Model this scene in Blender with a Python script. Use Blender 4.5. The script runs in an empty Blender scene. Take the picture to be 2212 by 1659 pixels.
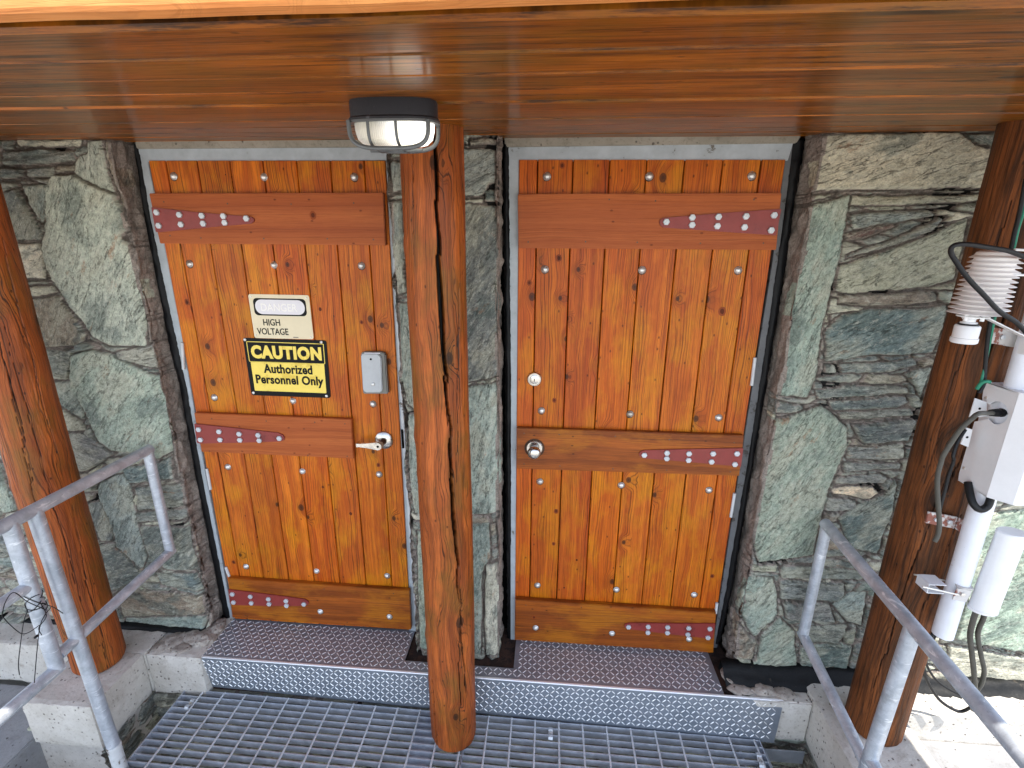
import bpy, bmesh, math, random
import numpy as np
from mathutils import Vector, Matrix

# ------------------------------------------------------------------ camera, world, sun, exposure
SC = bpy.context.scene
F, PITCH, YAW, ROLL = 1053.93, 0.2896, -0.0740, 0.0062
CAM = np.array([1.4228, -1.8608, 1.7942])
def _basis():
    cp, sp = math.cos(PITCH), math.sin(PITCH)
    fwd = np.array([math.sin(YAW)*cp, math.cos(YAW)*cp, -sp])
    right = np.array([math.cos(YAW), -math.sin(YAW), 0.])
    up = np.cross(right, fwd)
    c, s = math.cos(ROLL), math.sin(ROLL)
    return np.array([c*right+s*up, -s*right+c*up, fwd])
BAS = _basis()
cam_data = bpy.data.cameras.new("camera"); cam = bpy.data.objects.new("camera", cam_data)
SC.collection.objects.link(cam)
m = Matrix(((BAS[0][0], BAS[1][0], -BAS[2][0], CAM[0]), (BAS[0][1], BAS[1][1], -BAS[2][1], CAM[1]),
            (BAS[0][2], BAS[1][2], -BAS[2][2], CAM[2]), (0, 0, 0, 1)))
cam.matrix_world = m
cam_data.sensor_width = 36; cam_data.lens = 36*F/2212; cam_data.clip_start = .02; cam_data.clip_end = 2000
SC.camera = cam
SUN = Vector((0.26, -0.29, 1.0)).normalized()
W = bpy.data.worlds.new("World"); SC.world = W; W.use_nodes = True
nt = W.node_tree; bg = nt.nodes['Background']; sky = nt.nodes.new('ShaderNodeTexSky')
sky.sky_type = 'NISHITA'; sky.sun_disc = False
sky.sun_elevation = math.asin(SUN.z); sky.sun_rotation = math.atan2(SUN.x, SUN.y)
sky.air_density = 1.0; sky.dust_density = 1.5; sky.ozone_density = 1.0; sky.altitude = 2000
hs = nt.nodes.new('ShaderNodeHueSaturation'); hs.inputs['Saturation'].default_value = .6; nt.links.new(sky.outputs[0], hs.inputs['Color']); nt.links.new(hs.outputs[0], bg.inputs[0]); bg.inputs[1].default_value = 0.15
sl = bpy.data.lights.new("sun", 'SUN'); sl.energy = 2.9; sl.angle = math.radians(.5); sl.color = (1, .95, .87)
so = bpy.data.objects.new("sun", sl); SC.collection.objects.link(so)
so.rotation_euler = SUN.to_track_quat('Z', 'Y').to_euler()
SC.view_settings.view_transform = 'Standard'; SC.view_settings.look = 'None'; SC.view_settings.gamma = 1
SC.view_settings.exposure = 1.68
SC.cycles.max_bounces = 8; SC.cycles.diffuse_bounces = 5

# ------------------------------------------------------------------ helpers
COL = SC.collection
rnd = random.Random(7)
def at(u, v, ax, val):
    """direction through a point of the survey frame, met with the real plane axis=val"""
    d = np.array([(u-1106)/F, -(v-829.5)/F, 1.]) @ BAS
    t = (val-CAM[ax])/d[ax]
    return Vector(CAM+t*d)
def Q1(x, y): return (x/2, y/2)
def Q2(x, y): return (1106+x/2, y/2)
def Q3(x, y): return (x/2, 829.5+y/2)
def Q4(x, y): return (1106+x/2, 829.5+y/2)
def K3(x, y): return (1920.1+x*.3305, 438.9+y*.3305)
def K4(x, y): return (1920.1+x*.3638, 987.5+y*.3638)
def R7(x, y): return (822.9+x*.27279, 1316.6+y*.27279)
def R8(x, y): return (1371.5+x*.248, 1316.6+y*.248)
def R6(x, y): return (274.3+x*.248, 1371.5+y*.248)

class MB:
    def __init__(s): s.v = []; s.f = []; s.w = []; s.t = []; s.mi = []
    def add(s, vs, fs, w=None, t=None, mi=0):
        b = len(s.v); s.v += [tuple(p) for p in vs]; s.f += [tuple(b+i for i in f) for f in fs]
        s.w += (w if w is not None else [tuple(p) for p in vs]); s.t += (t if isinstance(t, list) else [t or (1, 1, 1)]*len(vs))
        s.mi += [mi]*len(fs)
    def build(s, name, mat, parent=None, smooth=False, bevel=0, attrs=False, auto=None):
        me = bpy.data.meshes.new(name); me.from_pydata(s.v, [], s.f); me.update()
        if attrs:
            a = me.attributes.new('wuv', 'FLOAT_VECTOR', 'POINT'); a.data.foreach_set('vector', np.array(s.w, 'f').ravel())
            a = me.attributes.new('tint', 'FLOAT_VECTOR', 'POINT'); a.data.foreach_set('vector', np.array(s.t, 'f').ravel())
        for mm in (mat if isinstance(mat, (list, tuple)) else [mat]): me.materials.append(mm)
        if isinstance(mat, (list, tuple)): me.polygons.foreach_set('material_index', s.mi)
        bm = bmesh.new(); bm.from_mesh(me); bmesh.ops.recalc_face_normals(bm, faces=bm.faces)
        if bevel:
            es = [e for e in bm.edges if len(e.link_faces) == 2 and e.calc_face_angle(0) > .5]
            bmesh.ops.bevel(bm, geom=es, offset=bevel, segments=2, affect='EDGES', clamp_overlap=True)
        if auto is not None:
            for f in bm.faces: f.smooth = True
            for e in bm.edges: e.smooth = not (len(e.link_faces) == 2 and e.calc_face_angle(0) > auto)
        elif smooth:
            for f in bm.faces: f.smooth = True
        bm.to_mesh(me); bm.free()
        o = bpy.data.objects.new(name, me); COL.objects.link(o)
        if parent is not None:
            o.parent = parent; o.matrix_parent_inverse = parent.matrix_world.inverted() if False else Matrix.Translation(-Vector(parent.location))
        return o
def tag(o, label, cat=None, group=None, kind=None):
    if label: o['label'] = label
    if cat: o['category'] = cat
    if group: o['group'] = group
    if kind: o['kind'] = kind
    return o
def empty(name, loc, label, cat, group=None):
    o = bpy.data.objects.new(name, None); COL.objects.link(o); o.location = loc; o.empty_display_size = .05
    return tag(o, label, cat, group)

def prism(mb, pts, vec, w=None, t=None, mi=0):
    """closed prism: polygon pts (3D) swept by vec"""
    n = len(pts); vs = [Vector(p) for p in pts]+[Vector(p)+Vector(vec) for p in pts]
    fs = [tuple(range(n)), tuple(range(2*n-1, n-1, -1))]+[(i, i+n, (i+1) % n+n, (i+1) % n) for i in range(n)]
    mb.add(vs, fs, w and [w(p) for p in vs], t, mi)
def plate(mb, px, y, th, **k):
    """plate facing the doorway (plane y), th thick, outline given in survey points"""
    prism(mb, [at(u, v, 1, y) for u, v in px], (0, th, 0), **k)
def box(mb, a, b, **k):
    x0, y0, z0 = a; x1, y1, z1 = b
    prism(mb, [(x0, y0, z0), (x1, y0, z0), (x1, y0, z1), (x0, y0, z1)], (0, y1-y0, 0), **k)
def frame_at(d):
    d = Vector(d).normalized(); a = Vector((0, 0, 1)) if abs(d.z) < .9 else Vector((1, 0, 0))
    u = d.cross(a).normalized(); return u, d.cross(u).normalized()
def tube(mb, pts, r, seg=16, cap=True, flat=1., **k):
    pts = [Vector(p) for p in pts]; n = len(pts); rs = r if isinstance(r, (list, tuple)) else [r]*n
    vs = []; fs = []; pu = None
    for i, p in enumerate(pts):
        d = ((pts[min(i+1, n-1)]-pts[max(i-1, 0)])).normalized()
        if pu is None: u, w = frame_at(d)
        else: u = (pu-d*pu.dot(d)).normalized(); w = d.cross(u)
        pu = u
        for j in range(seg):
            a = 2*math.pi*j/seg; vs.append(p+u*math.cos(a)*rs[i]+w*math.sin(a)*rs[i]*flat)
    for i in range(n-1):
        for j in range(seg): fs.append((i*seg+j, i*seg+(j+1) % seg, (i+1)*seg+(j+1) % seg, (i+1)*seg+j))
    if cap: fs += [tuple(range(seg)), tuple((n-1)*seg+j for j in reversed(range(seg)))]
    mb.add(vs, fs, **k)
def spline(pts, n=8):
    P = [Vector(p) for p in pts]; P = [2*P[0]-P[1]]+P+[2*P[-1]-P[-2]]; out = []
    for i in range(1, len(P)-2):
        for k in range(n):
            t = k/n; a, b, c, d = P[i-1:i+3]
            out.append(.5*((2*b)+(c-a)*t+(2*a-5*b+4*c-d)*t*t+(3*b-a-3*c+d)*t**3))
    return out+[P[-2]]
def lathe(mb, c, axis, prof, seg=24, sq=(1, 1), **k):
    """prof: list of (radius, distance along axis)"""
    c = Vector(c); ax = Vector(axis).normalized(); u, w = frame_at(ax); vs = []; fs = []
    for r, h in prof:
        for j in range(seg):
            a = 2*math.pi*j/seg; vs.append(c+ax*h+u*math.cos(a)*r*sq[0]+w*math.sin(a)*r*sq[1])
    for i in range(len(prof)-1):
        for j in range(seg): fs.append((i*seg+j, i*seg+(j+1) % seg, (i+1)*seg+(j+1) % seg, (i+1)*seg+j))
    fs += [tuple(range(seg)), tuple((len(prof)-1)*seg+j for j in reversed(range(seg)))]
    mb.add(vs, fs, **k)

# value noise
def _h(ix, iy, s):
    n = (ix.astype(np.int64)*374761393+iy.astype(np.int64)*668265263+s*1274126177) & 0xffffffff
    n = ((n ^ (n >> 13))*1274126177) & 0xffffffff
    return ((n ^ (n >> 16)) & 0xffff)/65535.
def vn(x, y, s=0):
    x = np.asarray(x, float); y = np.asarray(y, float)
    ix = np.floor(x); iy = np.floor(y); fx = x-ix; fy = y-iy; fx = fx*fx*(3-2*fx); fy = fy*fy*(3-2*fy)
    a = _h(ix, iy, s); b = _h(ix+1, iy, s); c = _h(ix, iy+1, s); d = _h(ix+1, iy+1, s)
    return (a+(b-a)*fx)*(1-fy)+(c+(d-c)*fx)*fy
def fbm(x, y, s=0, o=4, g=.5):
    r = 0; a = 1; t = 0
    for i in range(o): r = r+a*vn(x*2**i, y*2**i, s+i*17); t += a; a *= g
    return r/t
def sstep(a, b, x): t = np.clip((x-a)/(b-a), 0, 1); return t*t*(3-2*t)

# ------------------------------------------------------------------ materials
def srgb(*c): return tuple(((v/255)/12.92 if v/255 < .04045 else ((v/255+.055)/1.055)**2.4) for v in c)+(1,)
class N:
    def __init__(s, name):
        s.m = bpy.data.materials.new(name); s.m.use_nodes = True; s.t = s.m.node_tree; s.b = s.t.nodes['Principled BSDF']
    def n(s, ty, **k):
        o = s.t.nodes.new('ShaderNode'+ty)
        for a, b in k.items(): setattr(o, a, b)
        return o
    def L(s, a, b): s.t.links.new(a, b); return a
    def put(s, sock, v):
        if isinstance(v, bpy.types.NodeSocket): s.L(v, sock)
        elif v is not None: sock.default_value = v
    def math(s, op, a, b=None, c=None, clamp=False):
        o = s.n('Math', operation=op, use_clamp=clamp); s.put(o.inputs[0], a); s.put(o.inputs[1], b)
        if c is not None: s.put(o.inputs[2], c)
        return o.outputs[0]
    def vmul(s, v, k):
        o = s.n('VectorMath', operation='MULTIPLY'); s.L(v, o.inputs[0]); s.put(o.inputs[1], k); return o.outputs[0]
    def vop(s, op, a, b):
        o = s.n('VectorMath', operation=op); s.put(o.inputs[0], a); s.put(o.inputs[1], b); return o.outputs[0]
    def noise(s, v, sc, det=4, rough=.55, dist=0, dim='3D', w=None):
        o = s.n('TexNoise', noise_dimensions=dim)
        if v is not None: s.L(v, o.inputs['Vector'])
        if w is not None: s.L(w, o.inputs['W'])
        o.inputs['Scale'].default_value = sc; o.inputs['Detail'].default_value = det; o.inputs['Roughness'].default_value = rough
        o.inputs['Distortion'].default_value = dist; return o.outputs[0]
    def vor(s, v, sc, feat='F1', dim='3D', rnd_=1):
        o = s.n('TexVoronoi', feature=feat, voronoi_dimensions=dim); s.L(v, o.inputs['Vector']); o.inputs['Scale'].default_value = sc
        o.inputs['Randomness'].default_value = rnd_; return o
    def mr(s, v, a, b, c=0, d=1, smooth=False):
        o = s.n('MapRange', interpolation_type='SMOOTHSTEP' if smooth else 'LINEAR'); s.L(v, o.inputs[0])
        for i, x in enumerate((a, b, c, d)): s.put(o.inputs[i+1], x)
        return o.outputs[0]
    def mix(s, f, a, b, mode='MIX'):
        o = s.n('Mix', data_type='RGBA', blend_type=mode, clamp_factor=True); s.put(o.inputs[0], f)
        s.put(o.inputs[6], a); s.put(o.inputs[7], b); return o.outputs[2]
    def attr(s, name, out='Vector'):
        o = s.n('Attribute', attribute_name=name); return o.outputs[out]
    def pos(s): return s.n('NewGeometry').outputs['Position']
    def sep(s, v): o = s.n('SeparateXYZ'); s.L(v, o.inputs[0]); return o.outputs
    def comb(s, x, y, z):
        o = s.n('CombineXYZ')
        for i, v in enumerate((x, y, z)): s.put(o.inputs[i], v)
        return o.outputs[0]
    def bump(s, h, st=.5, dist=.002, nrm=None):
        o = s.n('Bump'); s.L(h, o.inputs['Height']); o.inputs['Strength'].default_value = st; o.inputs['Distance'].default_value = dist
        if nrm is not None: s.L(nrm, o.inputs['Normal'])
        return o.outputs[0]
    def out(s, col=None, rough=None, metal=None, nrm=None, **k):
        for nme, v in (('Base Color', col), ('Roughness', rough), ('Metallic', metal), ('Normal', nrm)):
            if v is not None: s.put(s.b.inputs[nme], v)
        for a, v in k.items(): s.put(s.b.inputs[a.replace('_', ' ')], v)
        return s.m

def wood(name, light, mid, dark, amber=None, ring=260, warp=.8, knotsc=(6, 4.5), knotp=.62, ksize=(.045, .085), rough=.42, coat=.35, stain=.5, fiber=1., line=.5, streak=0., bumpd=.0012):
    a = N(name); v = a.attr('wuv'); x, y, z = a.sep(v)
    low = a.noise(a.comb(a.math('MULTIPLY', x, 4.), a.math('MULTIPLY', y, 4.), a.math('MULTIPLY', z, 1.1)), 1.6, 3, .5)
    kv = a.vor(a.comb(a.math('MULTIPLY', x, knotsc[0]), a.math('MULTIPLY', z, knotsc[1]), a.math('MULTIPLY', y, .3)), 1.0, 'F1', '2D')
    kd = kv.outputs['Distance']; kc = a.sep(kv.outputs['Color'])
    has = a.math('GREATER_THAN', kc[0], knotp); size = a.mr(kc[1], 0, 1, ksize[0], ksize[1])
    infl = a.math('MULTIPLY', a.mr(a.math('DIVIDE', kd, size), .6, 4.2, 1, 0, True), has)
    med = a.noise(a.comb(a.math('MULTIPLY', x, 22.), y, a.math('MULTIPLY', z, 5.)), 1.3, 3, .55)
    r = a.math('ADD', a.math('MULTIPLY', x, ring), a.math('MULTIPLY', low, warp*ring*.09))
    r = a.math('ADD', r, a.math('MULTIPLY', infl, ring*.03)); r = a.math('ADD', r, a.math('MULTIPLY', med, warp*ring*.012))
    g = a.noise(None, .8, 3, .6, dim='1D', w=r)
    gb = a.noise(None, .12, 2, .5, dim='1D', w=r)
    fade = a.noise(a.comb(a.math('MULTIPLY', x, 9.), y, a.math('MULTIPLY', z, 1.5)), 1.5, 3, .6)
    lines = a.math('MULTIPLY', a.mr(g, .50, .36, 0, 1, True), a.mr(fade, .36, .62, .25, 1))
    fib = a.noise(a.comb(a.math('MULTIPLY', x, 420.), a.math('MULTIPLY', y, 420.), a.math('MULTIPLY', z, 10.)), 1, 3, .65)
    knot = a.math('MULTIPLY', a.mr(a.math('DIVIDE', kd, size), .8, 1.0, 1, 0, True), has)
    core = a.math('MULTIPLY', a.mr(a.math('DIVIDE', kd, size), .2, .55, 1, 0, True), has)
    blot = a.noise(a.comb(a.math('MULTIPLY', x, 5.), a.math('MULTIPLY', y, 3.), a.math('MULTIPLY', z, 1.8)), 2.2, 5, .62)
    bl2 = a.noise(a.comb(a.math('MULTIPLY', x, 3.), a.math('MULTIPLY', y, 3.), a.math('ADD', a.math('MULTIPLY', z, 1.5), 7.7)), 2.4, 5, .62)
    c = a.mix(a.mr(gb, .35, .65), mid, light)
    c = a.mix(a.mr(blot, .45, .66, 0, stain), c, mid)
    if amber is not None: c = a.mix(a.mr(bl2, .48, .62, 0, .8), c, amber)
    if streak:
        st = a.noise(a.comb(a.math('MULTIPLY', x, 75.), y, a.math('MULTIPLY', z, 3.2)), 1, 6, .75)
        c = a.mix(a.mr(st, .50, .40, 0, streak), c, dark); c = a.mix(a.mr(st, .56, .66, 0, streak*.8), c, light)
    c = a.mix(a.math('MULTIPLY', lines, line), c, dark)
    c = a.mix(a.math('MULTIPLY', infl, .25), c, dark)
    c = a.mix(a.math('MULTIPLY', knot, .8), c, dark); c = a.mix(a.math('MULTIPLY', core, .55), c, (.02, .01, .006, 1))
    c = a.mix(a.mr(fib, .34, .5, .45*fiber, 0), c, dark)
    sp = a.vor(a.comb(a.math('MULTIPLY', x, 26.), a.math('MULTIPLY', z, 16.), y), 1.0, 'F1', '2D'); sc_ = a.sep(sp.outputs['Color'])
    spm = a.math('MULTIPLY', a.mr(sp.outputs['Distance'], .05, .11, 1, 0), a.math('GREATER_THAN', sc_[0], .9))
    c = a.mix(a.math('MULTIPLY', spm, .7), c, dark)
    t = a.n('Mix', data_type='RGBA', blend_type='MULTIPLY'); t.inputs[0].default_value = 1; a.L(c, t.inputs[6]); a.L(a.attr('tint', 'Color'), t.inputs[7])
    h = a.math('SUBTRACT', a.math('MULTIPLY', fib, .5), a.math('MULTIPLY', lines, .5)); h = a.math('SUBTRACT', h, a.math('MULTIPLY', spm, .8))
    rg = a.mr(fib, .3, .7, rough+.12, rough-.06)
    return a.out(t.outputs[2], rg, nrm=a.bump(h, .55, bumpd), Coat_Weight=coat, Coat_Roughness=.16, Specular_IOR_Level=.22)

M = {}
M['door_wood'] = wood('door_wood', srgb(213, 114, 25), srgb(179, 82, 16), srgb(62, 28, 5), srgb(206, 126, 14), rough=.4, coat=.10, knotp=.56, line=.75, stain=.9)
M['batten_wood'] = wood('batten_wood', srgb(182, 98, 46), srgb(158, 78, 34), srgb(92, 38, 14), None, ring=170, warp=.5, rough=.5, coat=.06, knotp=.9, knotsc=(4, 2.5), ksize=(.05, .07), stain=.5, line=.28, fiber=.6)
M['batten_dark'] = wood('batten_dark', srgb(168, 88, 26), srgb(130, 64, 18), srgb(54, 26, 6), srgb(176, 104, 22), ring=170, warp=.6, rough=.42, coat=.12, knotp=.88, knotsc=(4, 2.5), ksize=(.05, .07), stain=.8, line=.45)
M['post_wood'] = wood('post_wood', srgb(188, 99, 42), srgb(144, 70, 27), srgb(46, 25, 10), srgb(132, 84, 28), ring=200, warp=1.6, rough=.5, coat=.1, knotp=.66, knotsc=(6, 3.6), ksize=(.07, .12), stain=.9, line=.85, streak=.28, bumpd=.003)
M['post_right'] = wood('post_right', srgb(140, 80, 38), srgb(84, 50, 26), srgb(30, 18, 10), None, ring=170, warp=1.2, rough=.6, coat=.03, knotp=.75, knotsc=(6, 3.6), ksize=(.07, .12), stain=1., line=.6, streak=.6, bumpd=.003)
M['soffit_wood'] = wood('soffit_wood', srgb(180, 102, 20), srgb(130, 72, 12), srgb(36, 18, 3), srgb(126, 82, 12), ring=120, warp=.5, rough=.38, coat=.26, knotp=.84, knotsc=(5, 2), ksize=(.04, .07), stain=.9, line=.4, fiber=.7, streak=.85, bumpd=.0008)
M['fascia_wood'] = wood('fascia_wood', srgb(232, 160, 98), srgb(218, 138, 76), srgb(160, 92, 44), srgb(230, 158, 92), ring=200, warp=.7, rough=.5, coat=.1, knotp=.9, stain=.6, line=.35)

def stone_mat():
    a = N('greenstone'); v = a.attr('suv'); t = a.attr('tint', 'Color'); mo = a.attr('mort', 'Fac'); P = a.pos()
    big = a.noise(a.vmul(v, (5, 9, 5)), 1, 5, .6)
    n1 = a.noise(a.vmul(v, (16, 60, 16)), 1, 6, .7)
    n2 = a.noise(a.vmul(v, (130, 210, 130)), 1, 4, .72)
    n4 = a.noise(a.vmul(v, (38, 60, 38)), 1, 6, .8)
    hair = a.math('ABSOLUTE', a.math('SUBTRACT', a.noise(a.vmul(v, (5, 14, 5)), 1, 6, .62, .3), .5))
    crack = a.math('ABSOLUTE', a.math('SUBTRACT', a.noise(a.vmul(v, (4, 22, 4)), 1.3, 5, .55, .2), .5))
    br = a.math('ADD', a.math('MULTIPLY', a.mr(n1, .36, .64, .8, 1.2), .4), a.math('MULTIPLY', a.mr(n4, .38, .62, .35, 1.8), .4))
    br = a.math('ADD', br, a.math('MULTIPLY', a.mr(n2, .36, .64, .2, 2.), .3))
    cc = a.comb(br, br, br); c = a.mix(1., t, cc, 'MULTIPLY')
    c = a.mix(a.mr(big, .50, .60, 0, .55), c, a.mix(1., cc, srgb(168, 166, 146), 'MULTIPLY'))
    c = a.mix(a.mr(big, .47, .38, 0, .6), c, a.mix(1., cc, srgb(84, 98, 92), 'MULTIPLY'))
    c = a.mix(a.math('MULTIPLY', a.mr(n4, .54, .63, 0, .65), a.mr(n1, .42, .58, .1, 1)), c, srgb(206, 206, 190))
    c = a.mix(a.mr(n4, .43, .35, 0, .45), c, srgb(60, 66, 60))
    c = a.mix(a.mr(hair, .008, 0, 0, .5), c, srgb(210, 206, 190))
    c = a.mix(a.mr(crack, .008, .002, 0, .6), c, srgb(56, 56, 50))
    ed = a.math('MULTIPLY', a.attr('edge', 'Fac'), a.mr(n4, .4, .58))
    c = a.mix(a.math('MULTIPLY', ed, .55), c, srgb(188, 186, 166))
    rust = a.noise(a.vmul(v, (3, 7, 3)), 2.3, 5, .75)
    c = a.mix(a.mr(rust, .62, .70, 0, .6), c, a.mix(1., cc, srgb(146, 98, 60), 'MULTIPLY'))
    mn = a.noise(P, 30, 5, .7); mn2 = a.noise(P, 160, 4, .7)
    mc = a.mix(a.mr(mn, .3, .7), srgb(132, 122, 112), srgb(182, 168, 156))
    mc = a.mix(a.mr(mn2, .55, .35, 0, .6), mc, srgb(84, 74, 66))
    c = a.mix(a.mr(mo, .35, .65), c, mc)
    c = a.mix(a.mr(mo, 1.4, 1.7), c, srgb(34, 33, 30))
    h = a.math('ADD', a.math('MULTIPLY', n1, 1.0), a.math('MULTIPLY', n4, 1.0))
    h = a.math('ADD', h, a.math('MULTIPLY', n2, .35)); h = a.math('ADD', h, a.math('MULTIPLY', a.mr(crack, 0, .012), .5))
    return a.out(c, a.mr(n2, .3, .7, .7, .5), nrm=a.bump(h, 1., .008))
M['stone'] = stone_mat()

def concrete(name, c1, c2, dark, pit=.5, sc=1.):
    a = N(name); P = a.pos()
    n = a.noise(P, 6*sc, 6, .65); f = a.noise(P, 90, 5, .7); n2 = a.noise(P, 22*sc, 4, .6)
    vo = a.vor(P, 55); pm = a.mr(vo.outputs['Distance'], .16, .26, 1, 0)
    pm = a.math('MULTIPLY', pm, a.math('GREATER_THAN', a.sep(vo.outputs['Color'])[0], 1-.25*pit))
    c = a.mix(a.mr(n, .35, .65), c1, c2); c = a.mix(a.mr(n2, .58, .75, 0, .6), c, dark)
    c = a.mix(a.mr(f, .45, .3, 0, .6), c, dark); c = a.mix(a.math('MULTIPLY', pm, .7), c, srgb(70, 58, 50))
    h = a.math('SUBTRACT', a.math('ADD', a.math('MULTIPLY', f, .4), n2), pm)
    return a.out(c, .85, nrm=a.bump(h, .8, .004))
M['concrete'] = concrete('weathered_concrete', srgb(186, 180, 170), srgb(208, 203, 194), srgb(138, 126, 112), 1)
M['pad'] = concrete('smooth_concrete', srgb(132, 132, 134), srgb(150, 150, 150), srgb(112, 110, 108), .3)
M['patio'] = concrete('patio_concrete', srgb(170, 166, 158), srgb(188, 184, 176), srgb(150, 144, 134), .3, .2)
M['rubble'] = concrete('broken_concrete', srgb(136, 126, 116), srgb(178, 170, 160), srgb(84, 58, 44), 2.5, 3)
M['lintel'] = concrete('lintel_concrete', srgb(142, 136, 122), srgb(164, 156, 142), srgb(110, 100, 86), 1)

def galv(name, c1=(.50, .53, .57, 1), c2=(.66, .69, .72, 1), metal=.55, rough=.42, streak=True):
    a = N(name); P = a.pos()
    n = a.noise(P, 18, 5, .65, .5); vo = a.vor(a.vmul(P, (1, 1, .55)), 75)
    s = a.sep(vo.outputs['Color'])[0]; f = a.noise(P, 220, 3, .6)
    c = a.mix(a.mr(n, .35, .65), c1, c2)
    if streak:
        st = a.noise(a.vmul(P, (14, 14, 60)), 1, 3, .55, 1.2)
        c = a.mix(a.mr(st, .62, .68, 0, .7), c, (.86, .88, .9, 1)); c = a.mix(a.mr(s, .7, 1, 0, .35), c, (.36, .39, .43, 1))
        c = a.mix(a.mr(a.noise(P, 7, 5, .75), .60, .72, 0, .5), c, (.22, .22, .22, 1))
    c = a.mix(a.mr(f, .4, .28, 0, .5), c, (.25, .26, .28, 1))
    return a.out(c, a.mr(n, .3, .7, rough-.08, rough+.14), metal, a.bump(a.math('ADD', n, a.math('MULTIPLY', f, .3)), .35, .002))
M['galv'] = galv('galvanised_pipe', (.36, .40, .45, 1), (.58, .62, .67, 1), .4)
M['grate'] = galv('galvanised_grating', (.42, .46, .52, 1), (.62, .66, .72, 1), .5, .45, False)
M['crossbar'] = galv('galvanised_cross_bars', (.62, .64, .66, 1), (.74, .76, .78, 1), .4, .45, False)
M['pit'] = concrete('shade_dark_concrete', srgb(52, 52, 50), srgb(70, 68, 64), srgb(36, 34, 32), .5)  # shade deep under the grating is put into this dark colour
M['steel'] = galv('steel_angle', (.35, .38, .42, 1), (.45, .48, .52, 1), .6, .45, False)

def paint(name, col, rough=.45, chips=None, amt=.5, metal=0, bs=.15, var=.06, spec=.5):
    a = N(name); P = a.pos(); n = a.noise(P, 14, 6, .7); f = a.noise(P, 150, 4, .65)
    dk = tuple(c*(1-var*4) for c in col[:3])+(1,)
    c = a.mix(a.mr(n, .35, .7), col, dk)
    if chips is not None: c = a.mix(a.mr(n, .66-.12*amt, .70-.12*amt, 0, .9), c, chips)
    return a.out(c, a.mr(f, .3, .7, rough-.06, rough+.1), metal, a.bump(a.math('ADD', a.math('MULTIPLY', f, .4), n), bs, .002), Specular_IOR_Level=spec)
def metal(name, col, rough, sc=60):
    a = N(name); n = a.noise(a.pos(), sc, 4, .6)
    return a.out(a.mix(a.mr(n, .35, .7), col, tuple(c*.8 for c in col[:3])+(1,)), a.mr(n, .3, .7, rough-.06, rough+.1), 1.)
def plate_mat(name, base, tone, mt=1.):
    a = N(name); P = a.pos(); n = a.noise(P, 9, 5, .7); f = a.noise(P, 120, 4, .7)
    c = a.mix(a.mr(n, .35, .7), base, tone); c = a.mix(a.mr(f, .42, .3, 0, .5), c, (.2, .19, .18, 1))
    return a.out(c, a.mr(n, .3, .7, .3, .48), mt, a.bump(f, .15, .001))
M['tread'] = plate_mat('worn_tread_plate', (.34, .35, .38, 1), (.24, .25, .28, 1), .4)
M['riser'] = plate_mat('bright_tread_plate', (.30, .33, .37, 1), (.18, .21, .25, 1), .5)
M['lug'] = paint('polished_highlit_lugs', (.95, .96, .97, 1), .34, metal=.5, var=.01)  # near-white colour also paints in the glints on lugs and step edge

M['frame'] = paint('grey_painted_steel', srgb(182, 190, 194), .5, srgb(96, 88, 72), .3)
M['frame_dark'] = paint('dark_scuffed_steel', srgb(104, 106, 108), .5, srgb(58, 54, 48), .8)
M['white_trim'] = paint('chipped_white_strip', srgb(206, 208, 208), .6, srgb(96, 76, 60), .7)
M['caulk'] = paint('black_sealant', srgb(8, 9, 12), .5, bs=.6, spec=.25)
M['bitumen'] = paint('black_bitumen', srgb(14, 15, 16), .6, srgb(58, 52, 44), .35, bs=1., spec=.3)
M['red'] = paint('red_hinge_paint', srgb(142, 52, 46), .42, srgb(110, 34, 32), .55, bs=.4)
M['white'] = paint('white_housing_paint', srgb(228, 228, 229), .4, var=.02, bs=.05)
M['white_pipe'] = paint('white_mast_paint', srgb(228, 231, 238), .4, srgb(150, 120, 100), .1, var=.02, bs=.1)
M['shield'] = paint('white_shield_plastic', srgb(240, 236, 234), .45, var=.02, bs=.03)
M['rusty'] = paint('rusty_white_bracket', srgb(204, 200, 196), .6, srgb(124, 52, 22), 1.15, bs=.5)
M['rubber'] = paint('black_cable_rubber', srgb(22, 22, 24), .5, var=.05, spec=.35)
M['cable_grey'] = paint('faded_cable_rubber', srgb(78, 76, 68), .6, var=.08)
M['green'] = paint('green_wire', srgb(30, 130, 100), .45)
M['dark'] = paint('dark_cavity', srgb(10, 10, 10), .9, spec=.1)
M['rust_floor'] = paint('rust_dirt', srgb(66, 46, 36), .85, srgb(34, 26, 22), 1.3, bs=1.)
M['cover_plate'] = paint('grey_reader_casing', srgb(126, 124, 116), .5)
M['reader'] = paint('grey_reader_face', srgb(186, 190, 192), .4, var=.04)
M['lampbase'] = paint('flaking_black_lamp_paint', srgb(38, 40, 46), .55, srgb(88, 90, 96), 1., bs=.4)
M['lampcage'] = paint('grey_lamp_cage', srgb(104, 108, 110), .45, srgb(66, 68, 70), .8, .3)
M['cream'] = paint('faded_sign_cream', srgb(228, 214, 180), .5, var=.02, bs=.03)
M['sign_white'] = paint('faded_sign_white', srgb(226, 222, 224), .5, var=.01, bs=.03)
M['sign_ghost'] = paint('bleached_sign_letters', srgb(240, 236, 230), .5, var=.01, bs=.03)
M['yellow'] = paint('sign_yellow', srgb(244, 216, 96), .45, srgb(222, 190, 70), .9, var=.02, bs=.05)
M['sign_black'] = paint('sign_black', srgb(14, 15, 16), .55, var=.02, bs=.03, spec=.2)
M['bolt'] = paint('zinc_bolt', (.74, .72, .68, 1), .32, (.4, .36, .28, 1), .6, metal=.65, var=.04)
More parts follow.
